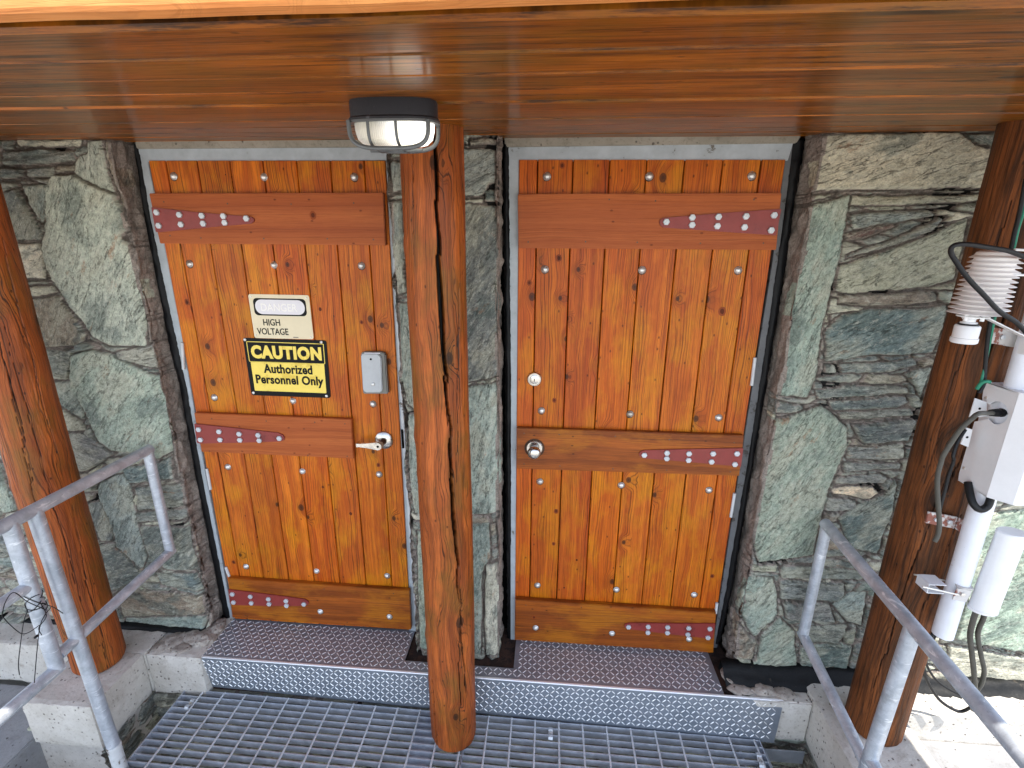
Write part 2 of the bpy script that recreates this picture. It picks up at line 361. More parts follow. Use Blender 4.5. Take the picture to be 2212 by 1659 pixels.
M['knot'] = paint('knot_ring', srgb(146, 66, 20), .5, srgb(116, 50, 14), 1., spec=.25)
M['knot_core'] = paint('knot_core', srgb(98, 42, 16), .55, srgb(66, 30, 14), 1., spec=.2)
M['dark_ring'] = paint('dark_brown_ring', srgb(74, 44, 18), .7, srgb(50, 40, 20), .8)  # flat dark brown rings round the bolts and the knob
M['hexbolt'] = paint('zinc_hex_bolt', srgb(206, 210, 214), .4, metal=.25)
M['brushed'] = metal('brushed_nickel', (.66, .64, .6, 1), .24)
M['bronze'] = metal('dark_spindle', (.16, .10, .07, 1), .4)
def lampglass():
    a = N('lit_ribbed_glass'); P = a.pos(); x = a.sep(P)[0]
    rib = a.math('SINE', a.math('MULTIPLY', x, 1500.))
    n = a.noise(P, 24, 3, .5)
    c = a.mix(a.mr(n, .4, .62), (1, .93, .74, 1), (1, .98, .95, 1)); c2 = a.mix(a.mr(rib, -1, 1, 0, .25), c, (.75, .7, .6, 1))
    glow = a.math('MULTIPLY', a.mr(x, 1.07, 1.15, 1.2, 16.0, True), a.mr(rib, -1, 1, 1., .75))
    return a.out(srgb(215, 210, 196), .25, nrm=a.bump(rib, .4, .002), Emission_Color=c2, Emission_Strength=a.math('MULTIPLY', glow, LAMP))
LAMP = .055
M['lampglass'] = lampglass()

# ------------------------------------------------------------------ ground, pit, plinths
def sheet(name, pts, z, mat, th=.0):
    mb = MB(); mb.add([(x, y, z) for x, y in pts], [tuple(range(len(pts)))]); o = mb.build(name, mat); return tag(o, None, kind='structure')
GZ = -.36
mb = MB()
# ground as one sheet with the pit left open under the grating
mb.add([(-60, -60, GZ), (60, -60, GZ), (60, -2.6, GZ), (-60, -2.6, GZ), (-60, -2.6, GZ), (-.70, -2.6, GZ), (-.70, 40, GZ), (-60, 40, GZ),
        (2.60, -2.6, GZ), (60, -2.6, GZ), (60, 40, GZ), (2.60, 40, GZ)], [(0, 1, 2, 3), (4, 5, 6, 7), (8, 9, 10, 11)])
tag(mb.build('ground', M['patio']), None, kind='structure')
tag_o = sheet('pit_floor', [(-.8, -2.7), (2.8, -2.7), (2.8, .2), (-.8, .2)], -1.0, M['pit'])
# raised slab on the left and stepped slab on the right
mb = MB(); box(mb, (-4, -2.2, GZ-.1), (-.69, -.24, -.235)); tag(mb.build('left_pavement', M['pad'], bevel=.006), None, kind='structure')
mb = MB(); box(mb, (2.90, -.62, GZ-.1), (6, -.262, -.13)); box(mb, (2.90, -2.2, GZ-.1), (6, -.62, -.24)); tag(mb.build('right_step', M['pad'], bevel=.006), None, kind='structure')

def rough_block(name, boxes, mat, amp=.004, parent=None, cell=.02):
    """blocks with subdivided, slightly uneven faces"""
    bm = bmesh.new()
    for a, b in boxes:
        r = bmesh.ops.create_cube(bm, size=1); vs = r['verts']
        for v in vs: v.co = Vector(((v.co.x+.5)*(b[0]-a[0])+a[0], (v.co.y+.5)*(b[1]-a[1])+a[1], (v.co.z+.5)*(b[2]-a[2])+a[2]))
    for ax in range(3):
        for k in range(1, 400):
            lo = min(v.co[ax] for v in bm.verts); c = lo+k*cell*(1 if ax else 1.5)
            if c >= max(v.co[ax] for v in bm.verts): break
            no = [0, 0, 0]; no[ax] = 1; co = [0, 0, 0]; co[ax] = c
            bmesh.ops.bisect_plane(bm, geom=bm.verts[:]+bm.edges[:]+bm.faces[:], plane_co=co, plane_no=no)
    bm.normal_update()
    for v in bm.verts:
        p = v.co; n = v.normal
        sharp = max(abs(n.x), abs(n.y), abs(n.z)) < .95
        q = float(fbm(np.array(p.x*18+p.z*7), np.array(p.y*18+p.z*11), 3, 4))
        q2 = float(vn(np.array(p.x*60+p.y*35), np.array(p.z*60+p.y*20), 9))
        v.co = p+n*((q-.5)*amp*2)-n*((q2*amp*1.6+.001) if sharp else 0)
    me = bpy.data.meshes.new(name); bm.to_mesh(me); bm.free(); me.materials.append(mat)
    for p in me.polygons: p.use_smooth = False
    o = bpy.data.objects.new(name, me); COL.objects.link(o)
    if parent is not None: o.parent = parent
    return o
ledge = rough_block('concrete_plinth', [((-1.7, -.235, -.225), (-.345, .1, 0)), ((-.655, -.50, -.2255), (-.352, -.2355, -.001)), ((-.344, -.236, -.2255), (-.085, .1, -.006))], M['concrete'], .004)
tag(ledge, 'pale pitted concrete ledge under the left log post, jutting out beside the handrail', 'plinth')
ledge2 = rough_block('concrete_plinth', [((2.30, -.236, -.225), (2.545, .1, -.022)), ((2.546, -.95, -.2255), (2.86, .1, -.0005)), ((2.861, -.262, -.2255), (4.2, .1, -.0045))], M['concrete'], .004)
tag(ledge2, 'pale concrete ledge under the right dark log post, sunlit at its far right', 'plinth')
mb = MB(); box(mb, (-.09, -.2, -.26), (2.31, .1, -.028)); tag(mb.build('concrete_sill', M['rust_floor']), 'dark rusty sill strip showing around the foot of the middle stone pillar', 'sill')
# broken lumps of concrete beside the tread plate ends
def lump(mb, c, r, seed, n=14):
    rr = random.Random(seed); vs = []; fs = []
    for i in range(n+1):
        th = math.pi*i/n
        for j in range(n*2):
            ph = math.pi*j/n; d = Vector((math.sin(th)*math.cos(ph)*r[0], math.sin(th)*math.sin(ph)*r[1], math.cos(th)*r[2]))
            q = float(fbm(np.array(d.x*55+seed), np.array(d.y*55+d.z*40), seed, 3)); vs.append(Vector(c)+d*(.7+.6*q))
    for i in range(n):
        for j in range(n*2): fs.append((i*n*2+j, i*n*2+(j+1) % (n*2), (i+1)*n*2+(j+1) % (n*2), (i+1)*n*2+j))
    mb.add(vs, fs)
mb = MB()
for i, (x, y, z, a, b, c) in enumerate([(-.26, -.15, -.005, .06, .05, .02), (-.19, -.13, -.004, .07, .045, .022), (-.13, -.12, -.002, .05, .06, .028), (-.30, -.19, -.006, .04, .03, .012), (-.11, -.07, .01, .03, .05, .02), (-.21, -.19, -.006, .05, .03, .013)]): lump(mb, (x, y, z), (a, b, c), i)
tag(mb.build('broken_concrete', M['rubble'], auto=.6), 'crumbled red-brown and white concrete beside the left end of the tread plate', 'rubble')
mb = MB()
for i, (x, y, z, a, b, c) in enumerate([(2.27, -.19, -.02, .05, .03, .014), (2.36, -.19, -.018, .05, .028, .02), (2.44, -.195, -.018, .05, .03, .014), (2.24, -.13, -.01, .03, .04, .016)]): lump(mb, (x, y, z), (a, b, c), i+20)
tag(mb.build('broken_concrete', M['rubble'], auto=.6), 'crumbled brown concrete beside the right end of the tread plate, below the black strip', 'rubble')

# ------------------------------------------------------------------ stone walls
def CA(x, y): return (x*.3307, 274.3+y*.3307)
def CB(x, y): return (x*.3307, 822.9+y*.3307)
def CC(x, y): return (1645.8+x*.3307, 274.3+y*.3307)
def CE(x, y): return (1536.1+x*.4299, 822.9+y*.4299)
def CF(x, y): return (822.9+x*.3635, 274.3+y*.3635)
def CG(x, y): return (822.9+x*.3635, 877.8+y*.3635)
def CD(x, y): return (x, y)
TONE = {'g': srgb(116, 128, 118), 'd': srgb(88, 96, 92), 'l': srgb(166, 164, 140), 'b': srgb(116, 104, 86), 't': srgb(136, 136, 114), 's': srgb(104, 108, 100),
        'G': srgb(121, 138, 122), 'L': srgb(146, 154, 140), 'T': srgb(200, 178, 142), 'D': srgb(78, 96, 92), 'B': srgb(84, 58, 48)}
ST_L = [(CA, 'l', 0, [(75, 68), (515, 65), (500, 130), (100, 128)]), (CA, 'd', 0, [(0, 70), (75, 75), (75, 140), (0, 150)]),
 (CA, 's', 5, [(0, 150), (300, 135), (470, 150), (480, 225), (200, 248), (0, 250)]), (CA, 'd', 0, [(0, 255), (150, 270), (155, 325), (0, 345)]),
 (CA, 'd', 0, [(160, 265), (340, 250), (325, 330), (165, 328)]), (CA, 'b', 10, [(350, 250), (485, 235), (478, 285), (335, 310)]),
 (CA, 'L', 80, [(555, 85), (650, 80), (690, 250), (715, 340), (745, 440), (650, 400), (540, 345), (480, 300), (490, 200), (555, 160)]),
 (CA, 'b', 75, [(655, 85), (750, 90), (790, 330), (880, 690), (895, 780), (830, 740), (745, 420), (690, 250)]),
 (CA, 'L', 60, [(310, 400), (350, 320), (490, 300), (560, 350), (740, 430), (830, 640), (780, 700), (850, 800), (905, 1010), (935, 1180), (930, 1440), (700, 1440), (590, 1380), (510, 1250), (450, 1180), (330, 1000), (275, 880), (270, 760), (310, 600)]),
 (CA, 'g', 70, [(120, 370), (280, 365), (300, 420), (290, 560), (270, 650), (170, 500)]), (CA, 'd', 50, [(0, 430), (100, 390), (165, 510), (270, 700), (270, 745), (40, 740), (0, 640)]),
 (CA, 'l', 20, [(55, 760), (240, 755), (270, 800), (290, 980), (280, 1000), (115, 995)]), (CA, 'l', 5, [(130, 1050), (330, 1030), (370, 1085), (200, 1115), (150, 1115)]),
 (CA, 'd', 0, [(130, 1010), (320, 1010), (325, 1025), (130, 1045)]), (CA, 'b', 60, [(165, 1120), (370, 1100), (440, 1180), (550, 1350), (530, 1440), (260, 1445), (200, 1230)]),
 (CA, 't', 80, [(880, 790), (920, 830), (1000, 1150), (1010, 1370), (940, 1430), (940, 1150), (880, 880)]), (CA, 's', -3, [(265, 1450), (470, 1465), (470, 1540), (430, 1660), (310, 1650)]),
 (CB, 'G', 50, [(470, -170), (600, -210), (750, -170), (900, -90), (1060, 0), (1150, 200), (1110, 280), (1105, 470), (1020, 525), (960, 480), (730, 470), (640, 400), (550, 200), (470, 50)]),
 (CA, 's', 12, [(740, 1480), (1080, 1390), (1110, 1480), (1130, 1560), (1060, 1600), (900, 1560), (760, 1520)]),
 (CB, 't', 85, [(1150, 270), (1190, 430), (1190, 650), (1130, 640), (1110, 480), (1110, 280)]), (CB, 'D', 30, [(780, 560), (1020, 540), (1060, 520), (1110, 490), (1125, 650), (840, 675)]),
 (CB, 's', -20, [(430, 350), (570, 330), (640, 410), (740, 490), (560, 600), (500, 600)]), (CB, 't', 30, [(360, 160), (540, 280), (560, 330), (400, 340)]),
 (CB, 'g', 40, [(330, 0), (470, 0), (540, 200), (535, 265), (360, 140)]), (CB, 'g', 60, [(640, 660), (810, 600), (850, 700), (860, 820), (900, 950), (960, 1150), (930, 1230), (760, 1090), (720, 950), (640, 760)]),
 (CB, 's', 3, [(870, 700), (1270, 670), (1290, 720), (1230, 830), (900, 850)]), (CB, 's', 3, [(880, 860), (1290, 840), (1310, 900), (1100, 920), (890, 930)]),
 (CB, 'd', 40, [(910, 950), (1230, 960), (1240, 1100), (1280, 1250), (1150, 1240), (1000, 1150), (970, 1130)]), (CB, 'd', 70, [(1240, 980), (1300, 1010), (1400, 1370), (1330, 1390), (1280, 1200)]),
 (CB, 'd', 60, [(560, 800), (650, 770), (740, 1000), (720, 1060), (640, 1060)]), (CB, 'd', 20, [(640, 1070), (740, 1070), (900, 1230), (970, 1280), (800, 1350), (720, 1370)]),
 (CB, 'D', 10, [(1000, 1260), (1270, 1260), (1320, 1390), (1050, 1350)]), (CB, 'b', -5, [(730, 1400), (860, 1370), (1330, 1410), (1340, 1530), (800, 1550)]),
 (CB, 'g', 5, [(790, 1560), (1340, 1540), (1330, 1640), (1000, 1659), (800, 1620)]), (CB, 'l', 80, [(1350, 1440), (1400, 1410), (1450, 1560), (1430, 1620), (1330, 1650)]),
 (CB, 'G', 60, [(-60, 520), (0, 540), (40, 700), (110, 850), (40, 870), (-60, 850)])]
ST_R = [(CC, 'l', 20, [(370, 40), (1300, 30), (1380, 100), (1530, 150), (1500, 300), (1440, 400), (1250, 400), (620, 415), (320, 420), (330, 250)]), (CC, 'd', -20, [(1310, 30), (1550, 30), (1640, 140), (1530, 130), (1380, 95)]),
 (CC, 'G', 75, [(305, 520), (590, 430), (560, 640), (520, 850), (450, 1140), (405, 1350), (360, 1660), (305, 1776), (71, 1763), (120, 1420), (200, 1000), (260, 800)]),
 (CC, 't', 10, [(310, 470), (340, 440), (570, 412), (330, 492)]), (CC, 't', 3, [(600, 440), (1440, 430), (1420, 490), (650, 520), (580, 510)]),
 (CC, 'g', 8, [(580, 580), (700, 560), (1100, 530), (1150, 580), (900, 630), (600, 680)]), (CC, 'B', 15, [(550, 700), (880, 620), (905, 650), (680, 740), (560, 750)]),
 (CC, 'd', 20, [(560, 840), (900, 720), (1170, 580), (1220, 590), (1100, 700), (820, 800), (560, 860)]),
 (CC, 't', 30, [(510, 900), (820, 810), (1080, 720), (1240, 640), (1390, 590), (1340, 800), (1280, 1000), (1090, 1060), (800, 1080), (600, 1100), (475, 1080)]),
 (CC, 'b', 3, [(500, 1100), (1150, 1070), (1160, 1140), (960, 1175), (500, 1165)]), (CC, 'D', 25, [(540, 1230), (700, 1180), (960, 1195), (1230, 1160), (1200, 1300), (1130, 1490), (700, 1500), (410, 1540), (420, 1320)]),
 (CC, 'd', 10, [(410, 1555), (480, 1550), (500, 1620), (410, 1630)]), (CC, 'd', 10, [(500, 1550), (760, 1545), (1000, 1510), (1040, 1570), (760, 1620), (520, 1620)]),
 (CC, 'g', 40, [(930, 1620), (1120, 1570), (1090, 1659), (1050, 1800), (1000, 1700)]), (CE, 's', 5, [(520, 50), (700, 20), (990, 30), (1000, 70), (800, 80), (540, 100)]),
 (CE, 'd', 5, [(590, 110), (990, 80), (1010, 120), (940, 145), (620, 160)]), (CE, 's', 3, [(640, 160), (1020, 145), (1040, 185), (800, 200), (660, 200)]),
 (CE, 'G', 65, [(320, 200), (560, 120), (620, 170), (690, 230), (690, 340), (610, 520), (590, 620), (520, 890), (240, 920), (200, 800), (270, 400)]),
 (CE, 'd', 5, [(710, 220), (1040, 195), (1000, 310), (760, 320)]), (CE, 's', 3, [(690, 340), (990, 320), (980, 400), (690, 400)]), (CE, 's', -3, [(670, 410), (970, 420), (960, 455), (840, 455), (670, 470)]),
 (CE, 's', 2, [(640, 490), (850, 470), (900, 490), (870, 525), (620, 528)]), (CE, 'T', 5, [(610, 550), (700, 532), (830, 537), (860, 570), (800, 600), (620, 580)]), (CE, 's', 0, [(590, 590), (740, 605), (740, 660), (580, 660)]),
 (CE, 'D', 40, [(750, 620), (880, 570), (950, 480), (920, 650), (850, 880), (700, 850), (640, 700)]), (CE, 's', 0, [(350, 930), (560, 940), (760, 960), (780, 1010), (350, 995)]),
 (CE, 's', 0, [(345, 1005), (670, 1020), (680, 1070), (630, 1110), (350, 1110)]), (CE, 's', 8, [(360, 1120), (600, 1120), (640, 1220), (380, 1200)]), (CE, 'g', 30, [(610, 1130), (700, 1070), (800, 1070), (760, 1240), (690, 1220)]),
 (CE, 'G', 60, [(150, 990), (320, 990), (340, 1080), (340, 1180), (220, 1300), (160, 1200)]), (CE, 'b', 50, [(130, 1210), (215, 1300), (235, 1310), (210, 1400), (90, 1400)]),
 (CE, 'G', 40, [(250, 1290), (350, 1190), (430, 1270), (440, 1480), (170, 1460), (230, 1390)]), (CE, 's', -8, [(440, 1240), (700, 1230), (640, 1330), (460, 1320)]), (CE, 't', 20, [(655, 1280), (740, 1245), (720, 1330), (670, 1330)]),
 (CE, 'D', 10, [(450, 1340), (720, 1345), (680, 1530), (450, 1490)]), (CE, 't', -3, [(160, 935), (340, 920), (330, 960), (180, 965)]),
 (CD, 'G', 30, [(2130, 1110), (2260, 1100), (2300, 1425), (2060, 1380), (2090, 1250)]), (CD, 'l', 10, [(2050, 1395), (2260, 1430), (2280, 1520), (2100, 1495), (2040, 1450)])]
ST_M = [(CF, 'g', 30, [(500, 110), (700, 130), (730, 300), (650, 340), (600, 410), (440, 410), (440, 110)]), (CF, 'b', 0, [(525, 55), (700, 55), (700, 105), (530, 105)]),
 (CF, 'd', 55, [(440, 450), (735, 455), (725, 1480), (530, 1520), (430, 1520)]), (CF, 'd', 0, [(610, 370), (735, 350), (735, 440), (600, 440)]), (CF, 'g', 80, [(30, 200), (130, 200), (130, 380), (50, 390)]),
 (CF, 'g', 85, [(40, 430), (130, 440), (150, 980), (80, 1010), (55, 700)]), (CF, 'g', 80, [(75, 1040), (200, 1050), (220, 1700), (150, 1650), (100, 1500)]),
 (CG, 'G', 80, [(450, -100), (530, -120), (740, -150), (745, 250), (720, 640), (450, 660)]), (CG, 'g', 80, [(450, 720), (640, 690), (650, 900), (600, 1000), (600, 1480), (450, 1440)]),
 (CG, 'l', 85, [(620, 940), (750, 940), (762, 1100), (750, 1500), (620, 1490), (610, 1200)]), (CG, 't', 85, [(675, 680), (735, 660), (750, 930), (700, 910)]),
 (CG, 'g', 85, [(150, 40), (260, 40), (280, 640), (190, 640), (150, 400)]), (CG, 'G', 85, [(205, 740), (350, 720), (350, 1450), (220, 1450), (212, 1000)])]

def wall(name, x0, x1, z0, z1, yf, stones, revL, revR, seed, res=.0052, top_slope=0., depth=.05):
    rr = np.random.RandomState(seed)
    xs = list(np.arange(x0, x1+res, res)); cols = []
    back = list(np.arange(0, -yf+depth, .008))
    if revL: cols += [(x0, yf+b, 1) for b in reversed(back[1:])]
    cols += [(x, yf, 0) for x in xs]
    if revR: cols += [(x1, yf+b, 1) for b in back[1:]]
    cx = np.array([c[0] for c in cols]); cy = np.array([c[1] for c in cols]); cr = np.array([c[2] for c in cols])
    zs = np.arange(z0, z1+res, res); X, Z = np.meshgrid(cx, zs); Y = np.tile(cy, (len(zs), 1)); RV = np.tile(cr, (len(zs), 1))
    s0 = seed*100
    wx = X+(fbm(X*14, Z*14, s0, 4)-.5)*.016+(vn(X*120, Z*120, s0+5)-.5)*.004; wz = Z+(fbm(X*14, Z*14, s0+50, 4)-.5)*.014+(vn(X*120, Z*120, s0+7)-.5)*.004
    ID = -np.ones(X.shape, int); D = np.zeros(X.shape); OUT = np.full(X.shape, 9.)
    info = {}
    for i, (fn, tone, ang, poly) in enumerate(stones):
        P = np.array([[*(lambda q: (q.x, q.z))(at(*fn(*p), 1, yf-.01))] for p in poly])
        mn = P.min(0)-.05; mx = P.max(0)+.05
        sel = (wx > mn[0]) & (wx < mx[0]) & (wz > mn[1]) & (wz < mx[1])
        if not sel.any(): continue
        px = wx[sel]; pz = wz[sel]; ins = np.zeros(px.shape, bool); dd = np.full(px.shape, 9.)
        n = len(P)
        for k in range(n):
            a = P[k]; b = P[(k+1) % n]
            c = ((a[1] > pz) != (b[1] > pz)) & (px < (b[0]-a[0])*(pz-a[1])/(b[1]-a[1]+1e-12)+a[0]); ins ^= c
            e = b-a; t = np.clip(((px-a[0])*e[0]+(pz-a[1])*e[1])/(e@e+1e-12), 0, 1)
            dd = np.minimum(dd, np.hypot(px-a[0]-t*e[0], pz-a[1]-t*e[1]))
        idv = ID[sel]; dv = D[sel]; ov = OUT[sel]; new = ins & ((idv < 0) | (dd > dv))
        idv[new] = i; dv[new] = dd[new]; ov = np.minimum(ov, np.where(ins, 0, dd)); ID[sel] = idv; D[sel] = dv; OUT[sel] = ov
        info[i] = (tone, ang)
    # filler courses of thin slate between the traced stones
    miss = ID < 0; mxp = wx[miss]; mzp = wz[miss]
    sx, sz = .17, .042
    ci = np.floor(mzp/sz); cj = np.floor(mxp/sx); f1 = np.full(mxp.shape, 9.); f2 = f1.copy(); idd = np.zeros(mxp.shape, int)
    for di in (-2, -1, 0, 1, 2):
        for dj in (-1, 0, 1):
            a = ci+di; b = cj+dj; qx = (b+.5+(_h(a, b, s0+1)-.5)*.9)*sx; qz = (a+.5+(_h(a, b, s0+2)-.5)*.8)*sz
            d_ = np.hypot((mxp-qx)/3.2, mzp-qz); nid = (1000+(((a.astype(np.int64)*73856093) ^ (b.astype(np.int64)*19349663)) & 4095)).astype(int)
            better = d_ < f1; f2 = np.where(better, f1, np.minimum(f2, d_)); idd = np.where(better, nid, idd); f1 = np.where(better, d_, f1)
    ID[miss] = idd; D[miss] = np.minimum((f2-f1)*.6, OUT[miss])
    ids = np.unique(ID); H = np.zeros(X.shape); MO = np.zeros(X.shape); TI = np.zeros(X.shape+(3,)); S = np.zeros(X.shape+(3,))
    fr = fbm(X*26, Z*26, s0+9, 5, .55)-.5
    for i in ids:
        k = ID == i
        if i in info: tone, ang = info[i]; big = 1
        else: tone = 'sdbsgdstdl'[i % 10]; ang = rr.uniform(-9, 9); big = 0
        r = rr.uniform(size=8); c = np.array(TONE[tone][:3])*(1.3+.4*r[0])*np.array([1.03, .99, .97])*np.array([1+(r[1]-.5)*.12, 1, 1+(r[2]-.5)*.14])
        c = c*.78+c.mean()*.22; TI[k] = c; an = math.radians(ang); ca, sa = math.cos(an), math.sin(an); x = X[k]+np.where(RV[k] > 0, (Y[k]-yf)*(1 if revR else -1), 0); z = Z[k]
        u = x*ca+z*sa; v = -x*sa+z*ca; S[k] = np.stack([u+r[3]*30, v+r[4]*30, np.full(u.shape, r[5]*9)], 1)
        cxm = x.mean(); czm = z.mean()
        h = (.004+.010*r[6]) + (x-cxm)*(r[3]-.5)*.10+(z-czm)*(r[4]-.5)*.08
        lay = (fbm(u*6+r[5]*50, v*70, s0+int(i) % 97, 3)-.5)
        fac = (fbm(u*5+r[5]*50, v*9, s0+int(i) % 89, 3)-.5); fac = np.round(fac*7)/7*.6+fac*.4
        if tone == 's' or not big: h = h+lay*.016
        else: h = h+lay*.003+fac*.013
        H[k] = h
    d = D; edge = sstep(.0, .007, d); EDG = 1-sstep(.004, .016, d+.010*(fbm(X*40, Z*40, s0+66, 3)-.5)); H = H*edge+fr*.010*edge+(fbm(X*90, Z*90, s0+4, 3)-.5)*.004-(1-edge)*.010
    dcr = vn(X*9, Z*9, s0+77)   # open joints in places, mortar in others
    MO = 1-sstep(.0015, .0055, d-.001*(dcr-.5)); deep = (dcr > .78) & (MO > .5); H[deep] -= .012; MO[deep] = 2.
    rv = RV > 0
    # reveals: mortar rendered jambs
    q = (fbm(Y*30+9, Z*14, s0+31, 4)-.5)
    if revL or revR:
        MO[rv] = 1.; sgn = np.where(X < (x0+x1)/2, -1, 1); X = np.where(rv, X+q*.034+(fbm(Y*90, Z*60, s0+33, 3)-.5)*.008, X)
        ed = np.zeros(X.shape)
        if revL: ed = np.maximum(ed, 1-sstep(0, .03, X-x0))
        if revR: ed = np.maximum(ed, 1-sstep(0, .03, x1-X))
        mm = (~rv) & (ed > .6+.5*vn(X*20, Z*12, s0+61)) & (MO < 2); MO[mm] = 1
        keep = rv & (Y < yf+.04+.05*vn(Z*9, Z*0+3, s0+62)) & (vn(Z*5, Z*0, s0+63) > .8); MO[keep & (MO < 2)] = 0
        H = H-np.where(rv, H, ed*.022*(.3+vn(Z*6, Z*0, s0+8)))
    Yf = Y-np.where(rv, 0, H)
    if top_slope: pass
    V = np.stack([X, Yf, Z], -1).reshape(-1, 3); nz, nx = X.shape
    idx = np.arange(nz*nx).reshape(nz, nx); fs = np.stack([idx[:-1, :-1], idx[:-1, 1:], idx[1:, 1:], idx[1:, :-1]], -1).reshape(-1, 4)
    # close the slab: back rim
    base = len(V); bx = [(cx.min(), z0), (cx.max(), z0), (cx.max(), zs[-1]), (cx.min(), zs[-1])]
    me = bpy.data.meshes.new(name)
    bvs = []; faces = [tuple(f) for f in fs.tolist()]
    yb = depth+.02
    bot = idx[0]; topi = idx[-1]
    bb = [base+i for i in range(nx)]; bt = [base+nx+i for i in range(nx)]
    Vb = np.stack([X[0], np.full(nx, yb), Z[0]], -1); Vt = np.stack([X[-1], np.full(nx, yb), Z[-1]], -1)
    V = np.concatenate([V, Vb, Vt])
    for i in range(nx-1): faces.append((int(bot[i]), bb[i], bb[i+1], int(bot[i+1]))); faces.append((int(topi[i]), int(topi[i+1]), bt[i+1], bt[i]))
    me.from_pydata(V.tolist(), [], faces); me.update()
    def pad(A, val): return np.concatenate([A.reshape(nz*nx, -1), np.tile(np.array(val, float).reshape(1, -1), (2*nx, 1))])
    for nm, A, val in (('tint', TI, (.1, .1, .1)), ('suv', S, (0, 0, 0))):
        at_ = me.attributes.new(nm, 'FLOAT_VECTOR', 'POINT'); at_.data.foreach_set('vector', pad(A, val).astype('f').ravel())
    at_ = me.attributes.new('edge', 'FLOAT', 'POINT'); at_.data.foreach_set('value', pad(EDG[..., None]*(RV[..., None] == 0), (0,)).astype('f').ravel())
    at_ = me.attributes.new('mort', 'FLOAT', 'POINT'); at_.data.foreach_set('value', pad(MO[..., None], (1,)).astype('f').ravel())
    me.polygons.foreach_set('use_smooth', [True]*len(me.polygons)); me.materials.append(M['stone'])
    o = bpy.data.objects.new(name, me); COL.objects.link(o); return o
YW = -.105
w1 = wall('stone_wall', -1.62, -.140, -.004, 2.15, -.082, ST_L, False, True, 3)
tag(w1, 'green and grey rough stone wall left of the door with the two warning signs', 'stone wall')
w2 = wall('stone_wall', 2.272, 3.75, -.004, 2.15, -.094, ST_R, True, False, 5)
tag(w2, 'green and grey rough stone wall right of the right-hand door, behind the white weather mast', 'stone wall')
w3 = wall('stone_pillar', .868, 1.240, -.026, 2.15, YW-.01, ST_M, True, True, 8)
tag(w3, 'narrow stone pillar between the two doors, half hidden by the middle log post', 'stone pillar')
# backing wall behind everything (closes the gaps round the frames)
mb = MB(); box(mb, (-1.7, .075, -.3), (4.3, .3, 2.3)); tag(mb.build('rear_wall', M['dark']), 'dark building core seen only in the joints round the door frames', 'wall')
# foundation stonework below the ledges
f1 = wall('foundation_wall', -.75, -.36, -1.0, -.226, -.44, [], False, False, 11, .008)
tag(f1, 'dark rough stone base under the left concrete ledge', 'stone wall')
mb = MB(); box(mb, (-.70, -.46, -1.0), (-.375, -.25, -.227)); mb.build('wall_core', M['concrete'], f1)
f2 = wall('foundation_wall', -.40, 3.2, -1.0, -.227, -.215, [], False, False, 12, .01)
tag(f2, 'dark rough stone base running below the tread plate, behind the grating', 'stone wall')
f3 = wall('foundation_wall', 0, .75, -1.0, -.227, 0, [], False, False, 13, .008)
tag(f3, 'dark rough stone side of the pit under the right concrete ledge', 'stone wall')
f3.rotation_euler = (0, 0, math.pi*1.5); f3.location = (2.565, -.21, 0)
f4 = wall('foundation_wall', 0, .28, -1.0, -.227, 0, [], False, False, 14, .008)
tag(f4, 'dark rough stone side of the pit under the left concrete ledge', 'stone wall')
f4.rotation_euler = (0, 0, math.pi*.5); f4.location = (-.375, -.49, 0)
# bitumen strip at the foot of the right wall
mb = MB(); n = 60; vs = []; fs = []
for i in range(n+1):
    x = 2.215+(3.6-2.215)*i/n
    for j, (y, z) in enumerate([(-.09, .036), (-.120, .030), (-.130, .018), (-.150, .002), (-.180, -.012), (-.183, -.03), (-.09, -.03)]):
        vs.append((x, y+(vn(np.array(i*.9), np.array(j*1.7), 4)-.5)*.016, z+(vn(np.array(i*.7+50), np.array(j*1.3), 6)-.5)*.012*(j < 5)))
for i in range(n):
    for j in range(7): fs.append((i*7+j, i*7+(j+1) % 7, (i+1)*7+(j+1) % 7, (i+1)*7+j))
mb.add(vs, fs)
tag(mb.build('bitumen_strip', M['bitumen'], smooth=True), 'ragged black tar strip along the foot of the right stone wall', 'sealing strip')
mb = MB(); vs = []; fs = []
for i in range(n+1):
    x = -1.6+(1.46)*i/n
    for j, (y, z) in enumerate([(-.07, .016), (-.104, .010), (-.115, .002), (-.08, .001)]):
        vs.append((x, y+(vn(np.array(i*.9), np.array(j*1.7), 14)-.5)*.01, z+(vn(np.array(i*.7+50), np.array(j*1.3), 16)-.5)*.006*(j < 2)))
for i in range(n):
    for j in range(4): fs.append((i*4+j, i*4+(j+1) % 4, (i+1)*4+(j+1) % 4, (i+1)*4+j))
mb.add(vs, fs)
tag(mb.build('bitumen_strip', M['bitumen'], smooth=True), 'thin black tar joint along the foot of the left stone wall', 'sealing strip')
# lintels
for px, lab in ((((Q1(575, 590)), Q1(1705, 575), Q1(1690, 634), Q1(588, 642)), 'thin strip of grey mortar above the left door frame, under the roof boards'),
                ((Q2(-40, 575), Q2(1290, 570), Q2(1230, 618), Q2(-30, 634)), 'thin strip of grey mortar above the right door frame, under the roof boards')):
    mb = MB(); ps = [at(u, v, 1, -.004) for u, v in px]; ps[0].z = ps[1].z = 2.18; prism(mb, ps, (0, .08, 0))
    tag(mb.build('mortar_lintel', M['lintel'], bevel=.003), lab, 'lintel')

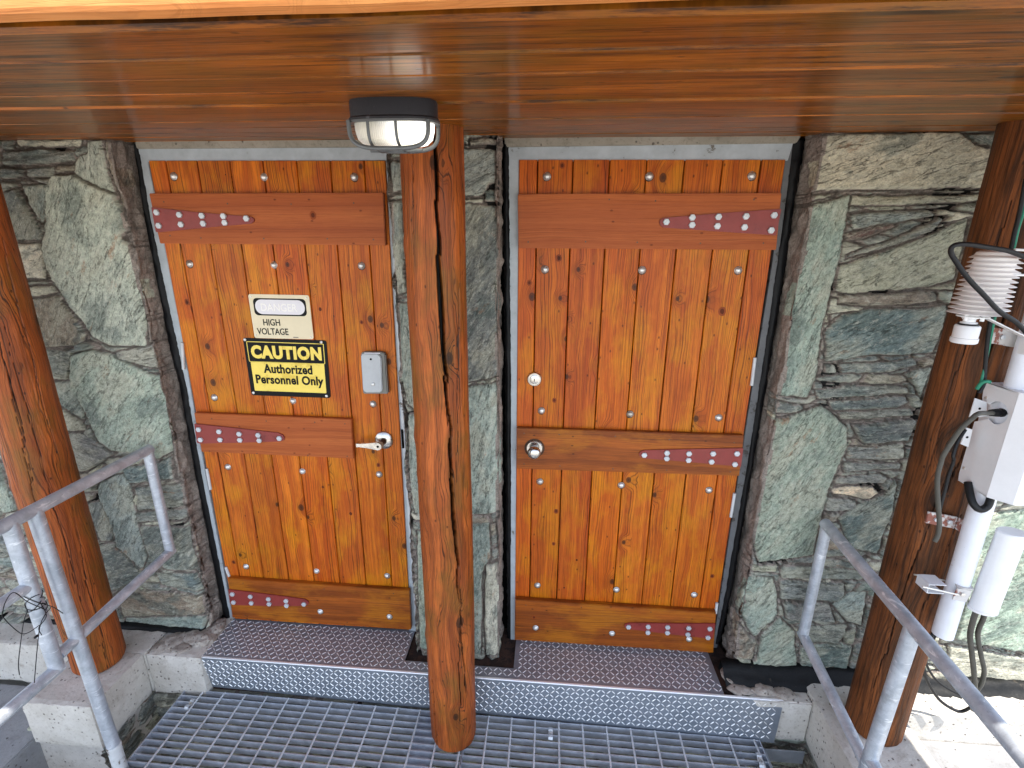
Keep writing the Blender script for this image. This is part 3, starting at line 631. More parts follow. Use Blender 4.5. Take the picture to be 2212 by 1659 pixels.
# ------------------------------------------------------------------ porch roof
def SZ(y): return 2.128+.09*y
roof = empty('porch_roof', (1.4, 0, 2.13), 'orange stained porch roof of glossy boards over both doors, with a sunlit front board', 'roof')
mb = MB(); y = .10; XR = 3.35; k = 0
while y > -1.265:
    wd = .118 if y > -.3 else .128; y2 = max(y-wd, -1.279); nseg = 60; off = rnd.uniform(0, 40)
    tn = rnd.uniform(.82, 1.1); tt = (tn, tn*rnd.uniform(.94, 1.03), tn*rnd.uniform(.8, 1.1)); dz = rnd.uniform(-.0012, .0012)
    prof = [(y-.002, .014), (y-.002, .006), (y-.007, .0), (y2+.007, 0.), (y2+.002, .006), (y2+.002, .014)]
    vs = []; ws = []; fs = []
    for i in range(nseg+1):
        x = -3.+(XR+3.)*i/nseg
        for (py, pz) in prof:
            vs.append((x, py, SZ(py)+pz+dz+(float(vn(np.array(x*1.3), np.array(k*3.1), 5))-.5)*.003)); ws.append((py+off, 0, x+off))
    for i in range(nseg):
        for j in range(5): fs.append((i*6+j, i*6+j+1, (i+1)*6+j+1, (i+1)*6+j))
    mb.add(vs, fs, ws, tt); y = y2; k += 1
mb.build('soffit_boards', M['soffit_wood'], roof, attrs=True)
mb = MB(); prism(mb, [(-3, .3, SZ(.3)+.013), (-3, -1.27, SZ(-1.27)+.013), (-3, -1.27, 2.22), (-3, .3, 2.36)], (XR+3., 0, 0)); mb.build('roof_deck', M['dark'], roof)
fz = at(740, 25, 1, -1.30).z; a0 = at(0, 48, 1, -1.28); a1 = at(1480, 3, 1, -1.28)
mb = MB(); sl_ = (a1.z-a0.z)/(a1.x-a0.x); zf = lambda x: a0.z+sl_*(x-a0.x)
vs = []; ws = []; fs = []; nseg = 160; o_ = 3.
for i in range(nseg+1):
    x = -3+(XR+3.)*i/nseg; j_ = (float(vn(np.array(x*9.), np.array(0.), 3))-.5)*.0035; bz = zf(x)+j_
    pr = [(-1.280, bz), (-1.298, bz+.0005), (-1.302, bz+.004), (-1.302, bz+.24), (-1.280, bz+.24)]
    for p in pr: vs.append((x, *p)); ws.append((p[1]+o_, p[0], x))
for i in range(nseg):
    for j in range(5): fs.append((i*5+j, i*5+(j+1) % 5, (i+1)*5+(j+1) % 5, (i+1)*5+j))
fs += [tuple(range(5)), tuple(nseg*5+j for j in range(5))]
mb.add(vs, fs, ws); mb.build('fascia_board', M['fascia_wood'], roof, attrs=True)

# ------------------------------------------------------------------ log posts
def log_post(cx, cy, z0, z1, r, mat, label, seed, cracks, taper=.0, phi0=0., group=None):
    """cracks: list of (angle0, z_bottom, z_top, drift, width)"""
    na, nz = 260, 420; A, Zz = np.meshgrid(np.arange(na)/na*2*np.pi, np.linspace(0, 1, nz)); Z = z0+(z1-z0)*Zz
    R = r*(1-taper*Zz)+(fbm(np.cos(A)*1.3+seed, np.sin(A)*1.3+Z*1.2, seed, 3)-.5)*.012
    gr = fbm(A*r*130+fbm(A*r*12, Z*5, seed, 3)*7, Z*3.2, seed+5, 3)-.5; R += gr*.0026
    for kx in range(7):
        ka = (vn(np.array(kx*3.7), np.array(seed), 1)*2*np.pi); kz = z0+(z1-z0)*vn(np.array(kx*5.1), np.array(seed+3.), 2)
        da = (A-ka+np.pi) % (2*np.pi)-np.pi; R += .004*np.exp(-((da*r)**2/.022**2+(Z-kz)**2/.03**2))
    dk = np.zeros(A.shape)
    for (a0, zb, zt, dr, wd) in cracks:
        t = np.clip((Z-zb)/(zt-zb), 0, 1); on = ((Z > zb) & (Z < zt))*np.sin(t*np.pi)**.45
        ac = a0+dr*t+(fbm(Z*5, Z*0+a0, seed+9, 3)-.5)*.22+(np.floor(t*4+.3*np.sin(t*9))*.05)
        da = np.abs((A-ac+np.pi) % (2*np.pi)-np.pi)*r; w_ = wd*on*(.6+.8*vn(Z*7, Z*0, seed+4))+1e-6
        c = np.where(on > 0, 1-sstep(w_*.65, w_*.95, da), 0); R -= c*min(.035, wd*5); dk = np.maximum(dk, c)
    # rounded worn foot
    R -= .010*np.clip(1-(Z-z0)/.02, 0, 1)**2
    X = cx+np.cos(A)*R; Y = cy+np.sin(A)*R
    V = np.stack([X, Y, Z], -1).reshape(-1, 3).tolist(); idx = np.arange(nz*na).reshape(nz, na); nxt = np.roll(idx, -1, 1)
    fs = np.stack([idx[:-1], nxt[:-1], nxt[1:], idx[1:]], -1).reshape(-1, 4).tolist()
    V += [[cx, cy, z0], [cx, cy, z1]]; fs += [[nz*na, int(nxt[0, j]), int(idx[0, j])] for j in range(na)]
    # grain coordinates, continuous round the log (planar mapping of the angle, seam turned to the back)
    Aw = (A-math.pi/2+phi0) % (2*np.pi); Wv = np.stack([Aw*r+seed*3.1, 0*A+(R-r)*.0, Z], -1).reshape(-1, 3).tolist()+[[0, 0, 0], [0, 0, 0]]
    T = ((1-dk*.99)**2).reshape(-1, 1)*np.ones((1, 3)); T = T.tolist()+[[.6]*3]*2  # tint darkens the cracks, painting in the shade inside them
    mb = MB(); mb.v = V; mb.f = [tuple(f) for f in fs]; mb.w = Wv; mb.t = T; mb.mi = [0]*len(fs)
    o = mb.build('log_post', mat, attrs=True, smooth=True); return tag(o, label, 'log post', group or 'round log posts holding up the porch roof')
G_ = math.radians
log_post(1.074, -.338, -.195, SZ(-.338)+.01, .0925, M['post_wood'], 'middle orange log post with a long split, standing on the grating between the doors', 3,
         [(G_(292), 1.22, 2.15, G_(-15), .0075), (G_(310), .52, 1.42, G_(-27), .0075), (G_(317), .1, .66, G_(-14), .004), (G_(237), -.26, .16, G_(-24), .0065), (G_(238), 1.75, 2.08, 0, .002), (G_(300), -.05, .5, 0, .002), (G_(205), .2, 1.1, .1, .0015), (G_(310), 1.0, 1.7, .1, .0015)])
log_post(-.512, -.285, -.002, SZ(-.285)+.01, .096, M['post_wood'], 'left bright orange log post standing on the concrete ledge behind the handrail', 6,
         [(G_(300), .9, 1.9, .3, .0016), (G_(330), .0, .8, .2, .0016), (G_(285), .4, 1.3, .2, .0014), (G_(320), .3, 1.5, -.1, .0012), (G_(350), 1., 2., .1, .0014)])
log_post(2.715, -.325, -.002, SZ(-.325)+.01, .094, M['post_right'], 'right dark brown weathered log post behind the white mast and weather sensor', 9,
         [(G_(238), .95, 2.0, .25, .0026), (G_(215), .2, 1.3, .2, .0018), (G_(250), .2, 1.0, .2, .0014), (G_(200), .8, 1.9, .1, .0014)])

# ------------------------------------------------------------------ doors
def bil(c, s, t):   # c = TL, TR, BL, BR
    return (c[0]*(1-s)+c[1]*s)*(1-t)+(c[2]*(1-s)+c[3]*s)*t
def dome_bolt(px, y, parent, r=.0122, name='carriage_bolt'):
    p = at(*px, 1, y); mb = MB()
    n = 18; vs = []
    for rr_, hh in ((r*1.0, -.0006), (r*1.22, -.0006)):
        for k in range(n):
            a_ = 2*math.pi*k/n; q = 1+.12*(rr_ > r)*(rnd.random()-.3); vs.append(p+Vector((math.cos(a_)*rr_*q, hh, math.sin(a_)*rr_*q*(1.12 if math.sin(a_) < 0 else 1))))
    mb.add(vs, [(k, (k+1) % n, n+(k+1) % n, n+k) for k in range(n)], mi=1)
    lathe(mb, p+Vector((0, .002, 0)), (0, -1, 0), [(r*1.12, 0), (r*1.12, .003), (r*.98, .0045), (r*.86, .0075), (r*.55, .0105), (r*.2, .0118), (.0004, .012)], 20)
    o = mb.build(name, [M['bolt'], M['dark_ring']], parent, auto=.7); return o
def hex_bolt(px, y, parent, r=.0118):
    p = at(*px, 1, y); mb = MB()
    lathe(mb, p+Vector((0, .001, 0)), (0, -1, 0), [(r*1.0, 0), (r*1.0, .0070), (r*.86, .0082), (.001, .0084)], 6)
    return mb.build('hinge_bolt', M['hexbolt'], parent, bevel=.0006)
def wuv(ax, off):
    if ax == 'z': return lambda p: (p[0]+off, p[1], p[2]+off*.37)
    return lambda p: (p[2]+off, p[1], p[0]+off*.37)
def door(name_label, corners, fr, battens, hinges, bolts, nails, seed, framepx, group):
    rr = random.Random(seed); C = [at(*p, 1, 0) for p in corners]; y0 = -.001
    d = empty('wooden_door', tuple((C[2]+C[3])/2), name_label, 'door', group)
    mb = MB(); F_ = [0]+fr+[1]
    for i in range(len(F_)-1):
        g = .0017; W_ = (C[1]-C[0]).length; s0 = F_[i]+(g/W_ if i else 0); s1 = F_[i+1]-(g/W_ if i < len(F_)-2 else 0)
        yy = rr.uniform(-.0015, .001); off = rr.uniform(0, 60); tn = rr.uniform(.9, 1.1); t = (tn, tn*rr.uniform(.86, 1.12), tn*rr.uniform(.7, 1.3))
        P = [bil(C, s0, 1), bil(C, s1, 1), bil(C, s1, 0), bil(C, s0, 0)]
        # chamfered board
        ch = .003; f = []
        for p, (dx, dz) in zip(P, ((1, 1), (-1, 1), (-1, -1), (1, -1))): f.append(Vector((p.x+dx*ch*.7, yy-.0005, p.z+dz*ch*.3)))
        e = [Vector((p.x, yy+ch*.7, p.z)) for p in P]; b = [Vector((p.x, .024, p.z)) for p in P]
        vs = f+e+b; fs = [(0, 1, 2, 3), (8, 11, 10, 9)]+[(k, k+4, (k+1) % 4+4, (k+1) % 4) for k in range(4)]+[(k+4, k+8, (k+1) % 4+8, (k+1) % 4+4) for k in range(4)]
        w = wuv('z', off); mb.add(vs, fs, [w(p) for p in vs], t)
    mb.build('door_panel', M['door_wood'], d, attrs=True)
    mb = MB(); P = [bil(C, 0.002, .999), bil(C, .998, .999), bil(C, .998, .001), bil(C, .002, .001)]
    prism(mb, [Vector((p.x, .0245, p.z)) for p in P], (0, .02, 0)); mb.build('door_core', M['dark'], d)
    for i, (px, mt, th) in enumerate(battens):
        mb = MB(); off = rr.uniform(0, 60); plate(mb, px, -th, th-.0018, w=wuv('x', off), t=(1, 1, 1)); mb.build('batten', M[mt], d, bevel=.0022, attrs=True)
    for px, bl, yb in hinges:
        mb = MB(); plate(mb, px, yb-.0062, .0058); h = mb.build('strap_hinge', M['red'], d, bevel=.0012)
        for b in bl: hex_bolt(b, yb-.0062, h)
    for b, yb in bolts: dome_bolt(b, yb, d)
    mb = MB()
    for b in nails:
        p = at(*b, 1, -.0235); lathe(mb, p, (0, -1, 0), [(.0032, 0), (.0030, .0010), (.001, .0013)], 8)
    if nails: mb.build('nail_heads', M['bronze'], d)
    for nm, mt, px, ya, th in framepx:
        mb = MB(); plate(mb, px, ya, th)
        mb.build(nm, M[mt], d, bevel=.0015 if nm != 'sealant_bead' else 0)
    return d, C
def bead(px_o, px_i, parent, y=-.006, seed=1, mat='caulk', name='sealant_bead'):
    """lumpy black sealant between two outlines"""
    def samp(pl, n):
        out = []
        for k in range(n+1):
            t = k/n*(len(pl)-1); i = min(int(t), len(pl)-2); f = t-i; out.append((pl[i][0]*(1-f)+pl[i+1][0]*f, pl[i][1]*(1-f)+pl[i+1][1]*f))
        return out
    n = 140; O = samp(px_o, n); I = samp(px_i, n); vs = []; fs = []
    for k in range(n+1):
        a = at(*O[k], 1, .0); b = at(*I[k], 1, .0)
        for j in range(7):
            t = j/6; p = a*(1-t)+b*t; q = float(vn(np.array(p.z*28.+seed), np.array(t*5+p.z*7), seed)); q2 = float(vn(np.array(p.z*90), np.array(j*3.+seed), seed+1))
            hgt = math.sin(math.pi*t)**.6
            vs.append((p.x+(q2-.5)*.006*(j in (0, 6)), (y*.7)*hgt-.005*q*hgt+.006*(1-hgt)-.003*(j == 3)*(q > .5)+.005, p.z))
    for k in range(n):
        for j in range(6): fs.append((k*7+j, k*7+j+1, (k+1)*7+j+1, (k+1)*7+j))
    mb = MB(); mb.add(vs, fs); return mb.build(name, M[mat], parent, smooth=True)

FR = [.073, .21, .35, .49, .632, .773, .913]
bt = -.0235
HL = [([Q1(652, 895), Q1(860, 918), Q1(1070, 935), Q1(1088, 938), Q1(1098, 947), Q1(1096, 958), Q1(1084, 966), Q1(880, 984), Q1(690, 1003), Q1(672, 1002)],
       [Q1(*p) for p in ((679, 918), (688, 975), (777, 928), (784, 970), (874, 932), (880, 966), (967, 934), (973, 962), (1066, 944))], bt),
      ([Q3(838, 172), Q3(1030, 192), Q3(1200, 211), Q3(1221, 220), Q3(1229, 233), Q3(1226, 244), Q3(1210, 249), Q3(1040, 254), Q3(862, 258), Q3(850, 254)],
       [Q3(*p) for p in ((860, 196), (868, 240), (948, 205), (953, 240), (1035, 215), (1038, 241), (1117, 220), (1122, 243), (1208, 234))], bt),
      ([Q3(985, 888), Q3(1150, 908), Q3(1315, 930), Q3(1330, 938), Q3(1334, 948), Q3(1322, 960), Q3(1160, 960), Q3(1010, 956), Q3(993, 950)],
       [Q3(*p) for p in ((1005, 907), (1010, 942), (1083, 917), (1087, 945), (1161, 928), (1164, 949), (1237, 936), (1239, 956), (1314, 950))], bt)]
BL = [([Q1(643, 835), Q1(1655, 832), Q1(1665, 1060), Q1(690, 1052)][::-1], 'batten_wood', .024),
      ([Q3(838, 125), Q3(1517, 153), Q3(1527, 323), Q3(870, 293)][::-1], 'batten_wood', .024),
      ([Q3(985, 840), Q3(1768, 893), Q3(1776, 1062), Q3(1003, 1009)][::-1], 'batten_dark', .024)]
bolL = [(Q1(*p), -.001) for p in ((751, 762), (1141, 765), (1531, 765), (820, 1140), (1184, 1145), (1562, 1148))]+[(Q3(*p), -.001) for p in ((926, 58), (1266, 73), (1612, 86), (985, 358), (1307, 377), (1638, 390), (1063, 788), (1368, 808), (1673, 828))]+[(Q3(*p), -.024) for p in ((1384, 983), (1683, 1005))]
nailL = [Q1(*p) for p in ((708, 872), (983, 880), (1258, 882), (1528, 877), (735, 1018), (868, 1028), (1140, 1031), (1414, 1031), (1613, 1035))]+[Q3(*p) for p in ((915, 150), (1150, 160), (1360, 165), (1490, 172), (905, 290), (1110, 300), (1330, 308), (1500, 312), (1050, 860), (1400, 885), (1700, 905), (1060, 1000), (1500, 1030))]
frL = [('door_frame', 'frame', [(291, 304), (296, 320), (838, 317), (838, 310), (292, 313)][0:0]+[(290, 321), (836, 318), (840, 346), (316, 350)], .004, .05),
       ('door_frame', 'frame', [(295, 321), (319, 347), (346, 480), (392, 720), (430, 950), (503, 1336), (494, 1336), (432, 1030), (398, 829), (381, 750), (348, 600), (318, 455)], .0065, .05),
       ('door_frame', 'frame', [(829, 318), (842, 318), (850, 500), (868, 900), (908, 1366), (884, 1363), (850, 900), (838, 600), (831, 347)], .008, .04),
       ('door_frame', 'white_trim', [(839, 345), (842, 345), (858, 620), (872, 900), (905, 1363), (898, 1363), (866, 900), (852, 620)], .003, .004)]
d1, C1 = door('left wooden door with the two warning signs, a lever handle and three red strap hinges', [(321, 347), (832, 347), (507, 1336), (887, 1360)], FR, BL, HL, bolL, nailL, 11, frL, 'orange plank doors in the stone wall')
bead([(284, 300), (304, 450), (333, 600), (361, 750), (383, 829), (419, 1030), (481, 1338)], [(298, 318), (321, 455), (351, 600), (384, 750), (401, 829), (436, 1030), (497, 1338)], d1, seed=2)
HR = [([Q2(637, 960), Q2(641, 949), Q2(655, 941), Q2(900, 921), Q2(1165, 902), Q2(1142, 1017), Q2(880, 999), Q2(655, 983), Q2(641, 973)],
       [Q2(*p) for p in ((666, 959), (778, 940), (777, 972), (891, 937), (886, 977), (1010, 935), (1003, 982), (1131, 930), (1118, 995))], bt),
      ([Q4(549, 303), Q4(556, 291), Q4(575, 286), Q4(780, 281), Q4(1000, 277), Q4(990, 358), Q4(770, 338), Q4(568, 321), Q4(553, 315)],
       [Q4(*p) for p in ((571, 306), (669, 297), (668, 321), (764, 300), (762, 328), (868, 300), (861, 335), (971, 300), (962, 346))], bt),
      ([Q4(485, 1045), Q4(490, 1037), Q4(505, 1033), Q4(690, 1035), Q4(880, 1036), Q4(868, 1102), Q4(690, 1083), Q4(505, 1060), Q4(489, 1054)],
       [Q4(*p) for p in ((503, 1048), (588, 1047), (587, 1072), (672, 1049), (671, 1073), (763, 1053), (759, 1080), (854, 1056), (846, 1094))], bt)]
BR = [([Q2(25, 838), Q2(1165, 833), Q2(1142, 1080), Q2(27, 1072)][::-1], 'batten_wood', .024),
      ([Q4(22, 190), Q4(1003, 223), Q4(982, 398), Q4(20, 366)][::-1], 'batten_dark', .024),
      ([Q4(15, 930), Q4(882, 987), Q4(870, 1162), Q4(12, 1106)][::-1], 'batten_dark', .024)]
bolR = [(Q2(*p), -.001) for p in ((151, 762), (593, 762), (1036, 760), (142, 1164), (562, 1167), (977, 1168))]+[(Q4(*p), -.001) for p in ((127, 115), (510, 130), (893, 145), (121, 421), (472, 437), (851, 458), (110, 869), (451, 888), (787, 910))]+[(Q4(*p), -.024) for p in ((102, 1053), (432, 1077), (765, 1102))]
nailR = [Q2(*p) for p in ((420, 862), (620, 868), (1045, 862), (70, 1045), (318, 1044), (541, 1047), (814, 1051), (1086, 1050))]+[Q4(*p) for p in ((52, 213), (204, 218), (446, 226), (680, 240), (960, 253), (52, 345), (207, 354), (436, 366), (668, 372), (943, 379), (60, 955), (300, 965), (600, 985))]
frR = [('door_frame', 'frame', [(1096, 318), (1714, 308), (1702, 347), (1100, 347)], .004, .05),
       ('door_frame', 'frame', [(1093, 312), (1121, 330), (1119, 800), (1113, 1384), (1103, 1384), (1103, 800)], .006, .05),
       ('door_frame', 'frame_dark', [(1696, 330), (1714, 306), (1703, 400), (1683, 550), (1662, 700), (1640, 850), (1620, 979), (1569, 1279), (1549, 1400), (1539, 1400), (1610, 930), (1670, 560)], .0065, .05)]
d2, C2 = door('right wooden door without signs, with a round knob and red strap hinges on its right side', [(1121, 345), (1697, 345), (1112, 1383), (1535, 1410)], FR, BR, HR, bolR, nailR, 23, frR, 'orange plank doors in the stone wall')
bead([(1743, 300), (1721, 430), (1705, 550), (1680, 700), (1656, 850), (1634, 979), (1583, 1279), (1556, 1392)], [(1712, 308), (1698, 430), (1681, 550), (1660, 700), (1638, 850), (1618, 979), (1567, 1279), (1545, 1392)], d2, seed=4)
bead([(1086, 312), (1086, 500), (1090, 800), (1092, 1178)], [(1100, 312), (1102, 500), (1105, 800), (1105, 1178)], d2, seed=6)
bead([(1094, 1180), (1095, 1300), (1096, 1420)], [(1104, 1180), (1106, 1300), (1107, 1400)], d2, seed=7, y=.01)
# the one large knot in the left door's upper batten, and small knots on the other boards
def knot(px, y, parent, r, el=1.25):
    p = at(*px, 1, y); mb = MB(); n = 22
    for i_, (rr_, hh) in enumerate(((1., .0004), (.55, .0007))):
        vs = [p+Vector((0, -hh, 0))]+[p+Vector((math.cos(2*math.pi*k/n)*r*rr_*(1+.16*(rnd.random()-.5)), -hh+.0003, math.sin(2*math.pi*k/n)*r*rr_*el*(1+.16*(rnd.random()-.5)))) for k in range(n)]
        mb.add(vs, [(0, 1+k, 1+(k+1) % n) for k in range(n)], mi=i_)
    return mb.build('wood_knot', [M['knot'], M['knot_core']], parent)
knot(Q1(1352, 930), -.0245, d1, .0125)
for p_, r_ in ((Q1(808, 1305), .011), (Q1(1023, 1318), .008), (Q1(1383, 1336), .010), (Q1(1562, 1392), .007), (Q1(975, 755), .009), (Q3(1395, 445), .010), (Q3(1515, 560), .011), (Q3(1635, 350), .009), (Q3(1010, 770), .009), (Q3(1330, 700), .009)): knot(p_, -.0012, d1, r_)
for p_, r_ in ((Q2(202, 1115), .011), (Q2(75, 1222), .009), (Q2(908, 1345), .014), (Q2(217, 715), .009), (Q4(183, 70), .009), (Q4(190, 550), .010), (Q4(280, 760), .008), (Q4(180, 690), .008), (Q4(865, 830), .009), (Q4(225, 880), .007)): knot(p_, -.0012, d2, r_)
knot(Q4(95, 1008), -.0245, d2, .009)
# butt hinges
for par, lab, lst in ((d1, 0, [[Q1(787, 1480), Q1(793, 1595)], [Q3(893, 365), Q3(910, 455)], [Q3(975, 790), Q3(990, 830)]]), (d2, 0, [[Q2(1050, 1545), Q2(1035, 1665)], [Q4(962, 472), Q4(945, 575)], [Q4(886, 945), Q4(880, 990)]])):
    for a, b in lst:
        mb = MB(); tube(mb, [at(*a, 1, -.006), at(*b, 1, -.006)], .0062, 12); mb.build('butt_hinge', M['white_trim'], par, auto=.6)
# strike plate / latch on the left door edge
mb = MB(); plate(mb, [Q3(1732, 198), Q3(1740, 198), Q3(1746, 278), Q3(1737, 278)], -.001, .006); mb.build('latch_plate', M['dark'], d1)

# lever handle
hc = at(*Q3(1661, 241), 1, 0)
mb = MB(); lathe(mb, hc+Vector((0, .001, 0)), (0, -1, 0), [(.040, 0), (.040, .004), (.0375, .009), (.030, .014), (.019, .017), (.017, .0175)], 40)
h = mb.build('lever_handle', M['brushed'], d1, auto=.5)
mb = MB(); lathe(mb, hc+Vector((0, -.016, 0)), (0, -1, 0), [(.0145, 0), (.0125, .010), (.0125, .034), (.015, .037)], 24); mb.build('spindle', M['bronze'], h, auto=.5)
yl = -.055; lc = at(*Q3(1632, 271), 1, yl)
mb = MB(); ends = at(*Q3(1541, 266), 1, yl); K_ = 16; up = []; lo = []
for k in range(K_+1):
    t = k/K_; p = lc+(ends-lc)*t+Vector((0, .004*math.sin(math.pi*t), -.0015*math.sin(math.pi*t)))
    hw = .0115*(1-t)**1.5+.0074; up.append(p+Vector((0, 0, hw))); lo.append(p-Vector((0, 0, hw*.9)))
vs = up+lo+[p+Vector((0, .010, 0)) for p in up+lo]; n_ = K_+1; fs = []
for k in range(K_): fs += [(k, k+1, n_+k+1, n_+k), (2*n_+k, 3*n_+k, 3*n_+k+1, 2*n_+k+1), (k, 2*n_+k, 2*n_+k+1, k+1), (n_+k, n_+k+1, 3*n_+k+1, 3*n_+k)]
fs += [(0, n_, 3*n_, 2*n_), (K_, 2*n_+K_, 3*n_+K_, n_+K_)]; mb.add(vs, fs); lathe(mb, lc+Vector((0, -.0004, 0)), (0, 1, 0), [(.0155, 0), (.0165, .002), (.0165, .010), (.013, .012)], 28)
# return of the lever at its tip
box(mb, (ends.x-.003, yl, ends.z-.008), (ends.x+.003, yl+.034, ends.z+.008))
lv = mb.build('lever', M['brushed'], h, auto=.6)
mb = MB(); lathe(mb, lc+Vector((0, .0005, 0)), (0, -1, 0), [(.0052, 0), (.0052, .0016), (.001, .0018)], 16); mb.build('key_slot', M['dark'], h)
# card reader
RD = [Q1(1557, 1527), Q1(1568, 1520), Q1(1650, 1521), Q1(1664, 1530), Q1(1676, 1702), Q1(1566, 1702)]
mb = MB(); plate(mb, [(1557/2, 1530/2), (783, 760.5), (826, 761), (832, 766), (838, 851), (784, 851)], -.026, .024); rd = mb.build('card_reader', M['cover_plate'], d1, bevel=.004)
mb = MB(); plate(mb, [(779.5, 768), (784, 764), (816, 765), (823, 772), (826, 842), (822, 848), (789, 848), (784, 843)], -.034, .0078); mb.build('reader_face', M['reader'], rd, bevel=.003)
mb = MB(); lathe(mb, at(801, 776, 1, -.0345), (0, -1, 0), [(.0042, 0), (.0042, .001), (.001, .0012)], 16); mb.build('reader_hole', M['dark'], rd)
mb = MB(); lathe(mb, at(806, 830, 1, -.034), (0, -1, 0), [(.0068, 0), (.0062, .004), (.003, .006), (.0005, .0064)], 16); mb.build('reader_bolt', M['bolt'], rd, auto=.6)
mb = MB(); plate(mb, [(787, 761.7), (821, 762.3), (821, 764.6), (787, 764)], -.0275, .002); mb.build('reader_strip', M['sign_white'], rd)
# deadbolt and knob on the right door
dc = at(*Q2(97, 1637), 1, 0)
mb = MB(); lathe(mb, dc+Vector((0, .001, 0)), (0, -1, 0), [(.030, 0), (.030, .004), (.0265, .010), (.0255, .0115), (.024, .0115), (.0225, .009), (.019, .009), (.0185, .012), (.017, .0128), (.001, .0130)], 36)
db = mb.build('deadbolt', M['brushed'], d2, auto=.5)
mb = MB(); box(mb, (dc.x-.0014, -.0139, dc.z-.008), (dc.x+.0014, -.0129, dc.z+.004)); mb.build('keyhole', M['dark'], db)
kc = at(*Q4(97, 277), 1, -.024)
mb = MB(); lathe(mb, kc, (0, -1, 0), [(.034, 0), (.034, .003), (.031, .006), (.021, .007)], 40); kb = mb.build('door_knob', M['brushed'], d2, auto=.5)
mb = MB(); lathe(mb, kc+Vector((0, -.006, 0)), (0, -1, 0), [(.014, 0), (.0125, .014), (.016, .020), (.0235, .027), (.0265, .036), (.026, .045), (.021, .053), (.012, .0565), (.001, .0575)], 40); mb.build('knob_ball', M['brushed'], kb, auto=.9)
mb = MB(); lathe(mb, kc+Vector((0, .0006, 0)), (0, -1, 0), [(.042, 0), (.0415, .0008), (.001, .0009)], 30); mb.build('worn_ring', M['dark_ring'], kb)

# ------------------------------------------------------------------ signs
def quadmap(px, y):
    P = [at(*p, 1, y) for p in px]   # TL TR BR BL
    return lambda s, t: (P[0]*(1-s)+P[1]*s)*(1-t)+(P[3]*(1-s)+P[2]*s)*t
def lettering(text, qm, rect, mat, parent, name='lettering', bold=0, ex=.0008, spacing=1.):
    cu = bpy.data.curves.new('t', 'FONT'); cu.body = text; cu.size = 1; cu.offset = bold; cu.resolution_u = 4; cu.space_character = spacing
    ob = bpy.data.objects.new('t', cu); COL.objects.link(ob); dg = bpy.context.evaluated_depsgraph_get(); dg.update()
    me0 = ob.evaluated_get(dg).to_mesh(); V = [v.co.copy() for v in me0.vertices]; Fs = [tuple(p.vertices) for p in me0.polygons]
    ob.evaluated_get(dg).to_mesh_clear(); bpy.data.objects.remove(ob); bpy.data.curves.remove(cu)
    x0 = min(v.x for v in V); x1 = max(v.x for v in V); y0 = min(v.y for v in V); y1 = max(v.y for v in V); r = rect; vs = []
    for v in V: vs.append(qm(r[0]+(r[2]-r[0])*(v.x-x0)/(x1-x0), r[3]+(r[1]-r[3])*(v.y-y0)/(y1-y0)))
    bm = bmesh.new(); bv = [bm.verts.new(p) for p in vs]
    for f in Fs:
        try: bm.faces.new([bv[i] for i in f])
        except ValueError: pass
    r_ = bmesh.ops.extrude_face_region(bm, geom=bm.faces[:])
    for e in r_['geom']:
        if isinstance(e, bmesh.types.BMVert): e.co.y += ex
    bmesh.ops.recalc_face_normals(bm, faces=bm.faces)
    me = bpy.data.meshes.new(name); bm.to_mesh(me); bm.free(); me.materials.append(mat); o = bpy.data.objects.new(name, me); COL.objects.link(o)
    o.parent = parent; o.matrix_parent_inverse = Matrix.Translation(-Vector(parent.location)); return o
def rquad(qm, r, rad, n=5, asp=1.4):
    """rounded rectangle in sign coordinates"""
    x0, y0, x1, y1 = r; ps = []
    for cx, cy, a0 in ((x1-rad/asp, y0+rad, -90), (x1-rad/asp, y1-rad, 0), (x0+rad/asp, y1-rad, 90), (x0+rad/asp, y0+rad, 180)):
        for k in range(n+1):
            a = math.radians(a0+90*k/n); ps.append(qm(cx+math.cos(a)*rad/asp, cy+math.sin(a)*rad))
    return ps
def ring(mb, qm, outer, inner, ro, ri, th, asp=1.4):
    A = rquad(qm, outer, ro, 5, asp); B = rquad(qm, inner, ri, 5, asp); n = len(A)
    vs = A+B+[p+Vector((0, th, 0)) for p in A+B]
    fs = [(i, (i+1) % n, n+(i+1) % n, n+i) for i in range(n)]+[(2*n+i, 3*n+i, 3*n+(i+1) % n, 2*n+(i+1) % n) for i in range(n)]
    fs += [(i, 2*n+i, 2*n+(i+1) % n, (i+1) % n) for i in range(n)]+[(n+i, n+(i+1) % n, 3*n+(i+1) % n, 3*n+i) for i in range(n)]; mb.add(vs, fs)
KA = lambda x, y: ((900+x/2.0743)*.5486, (1100+y/2.0743)*.5486)
px = [KA(158, 120), KA(655, 130), KA(695, 490), KA(213, 479)]; qs = quadmap(px, -.0045); qc = quadmap(px, -.0052); q3 = quadmap(px, -.0059)
s1 = empty('warning_sign', tuple(at(*KA(430, 480), 1, -.003)), 'faded cream sign reading DANGER HIGH VOLTAGE above the yellow sign', 'sign')
mb = MB(); prism(mb, rquad(qs, (0, 0, 1, 1), .05), (0, .003, 0)); mb.build('sign_plate', M['cream'], s1)
mb = MB(); prism(mb, rquad(qc, (.065, .085, .935, .475), .09), (0, .0007, 0)); mb.build('black_border', M['sign_black'], s1)
mb = MB(); prism(mb, rquad(q3, (.09, .115, .91, .445), .155), (0, .0007, 0)); mb.build('white_oval', M['sign_white'], s1)
q4 = quadmap(px, -.0066)
lettering('DANGER', q4, (.185, .20, .79, .375), M['sign_ghost'], s1, bold=.02)
lettering('HIGH', q3, (.185, .555, .465, .705), M['sign_black'], s1, bold=.008)
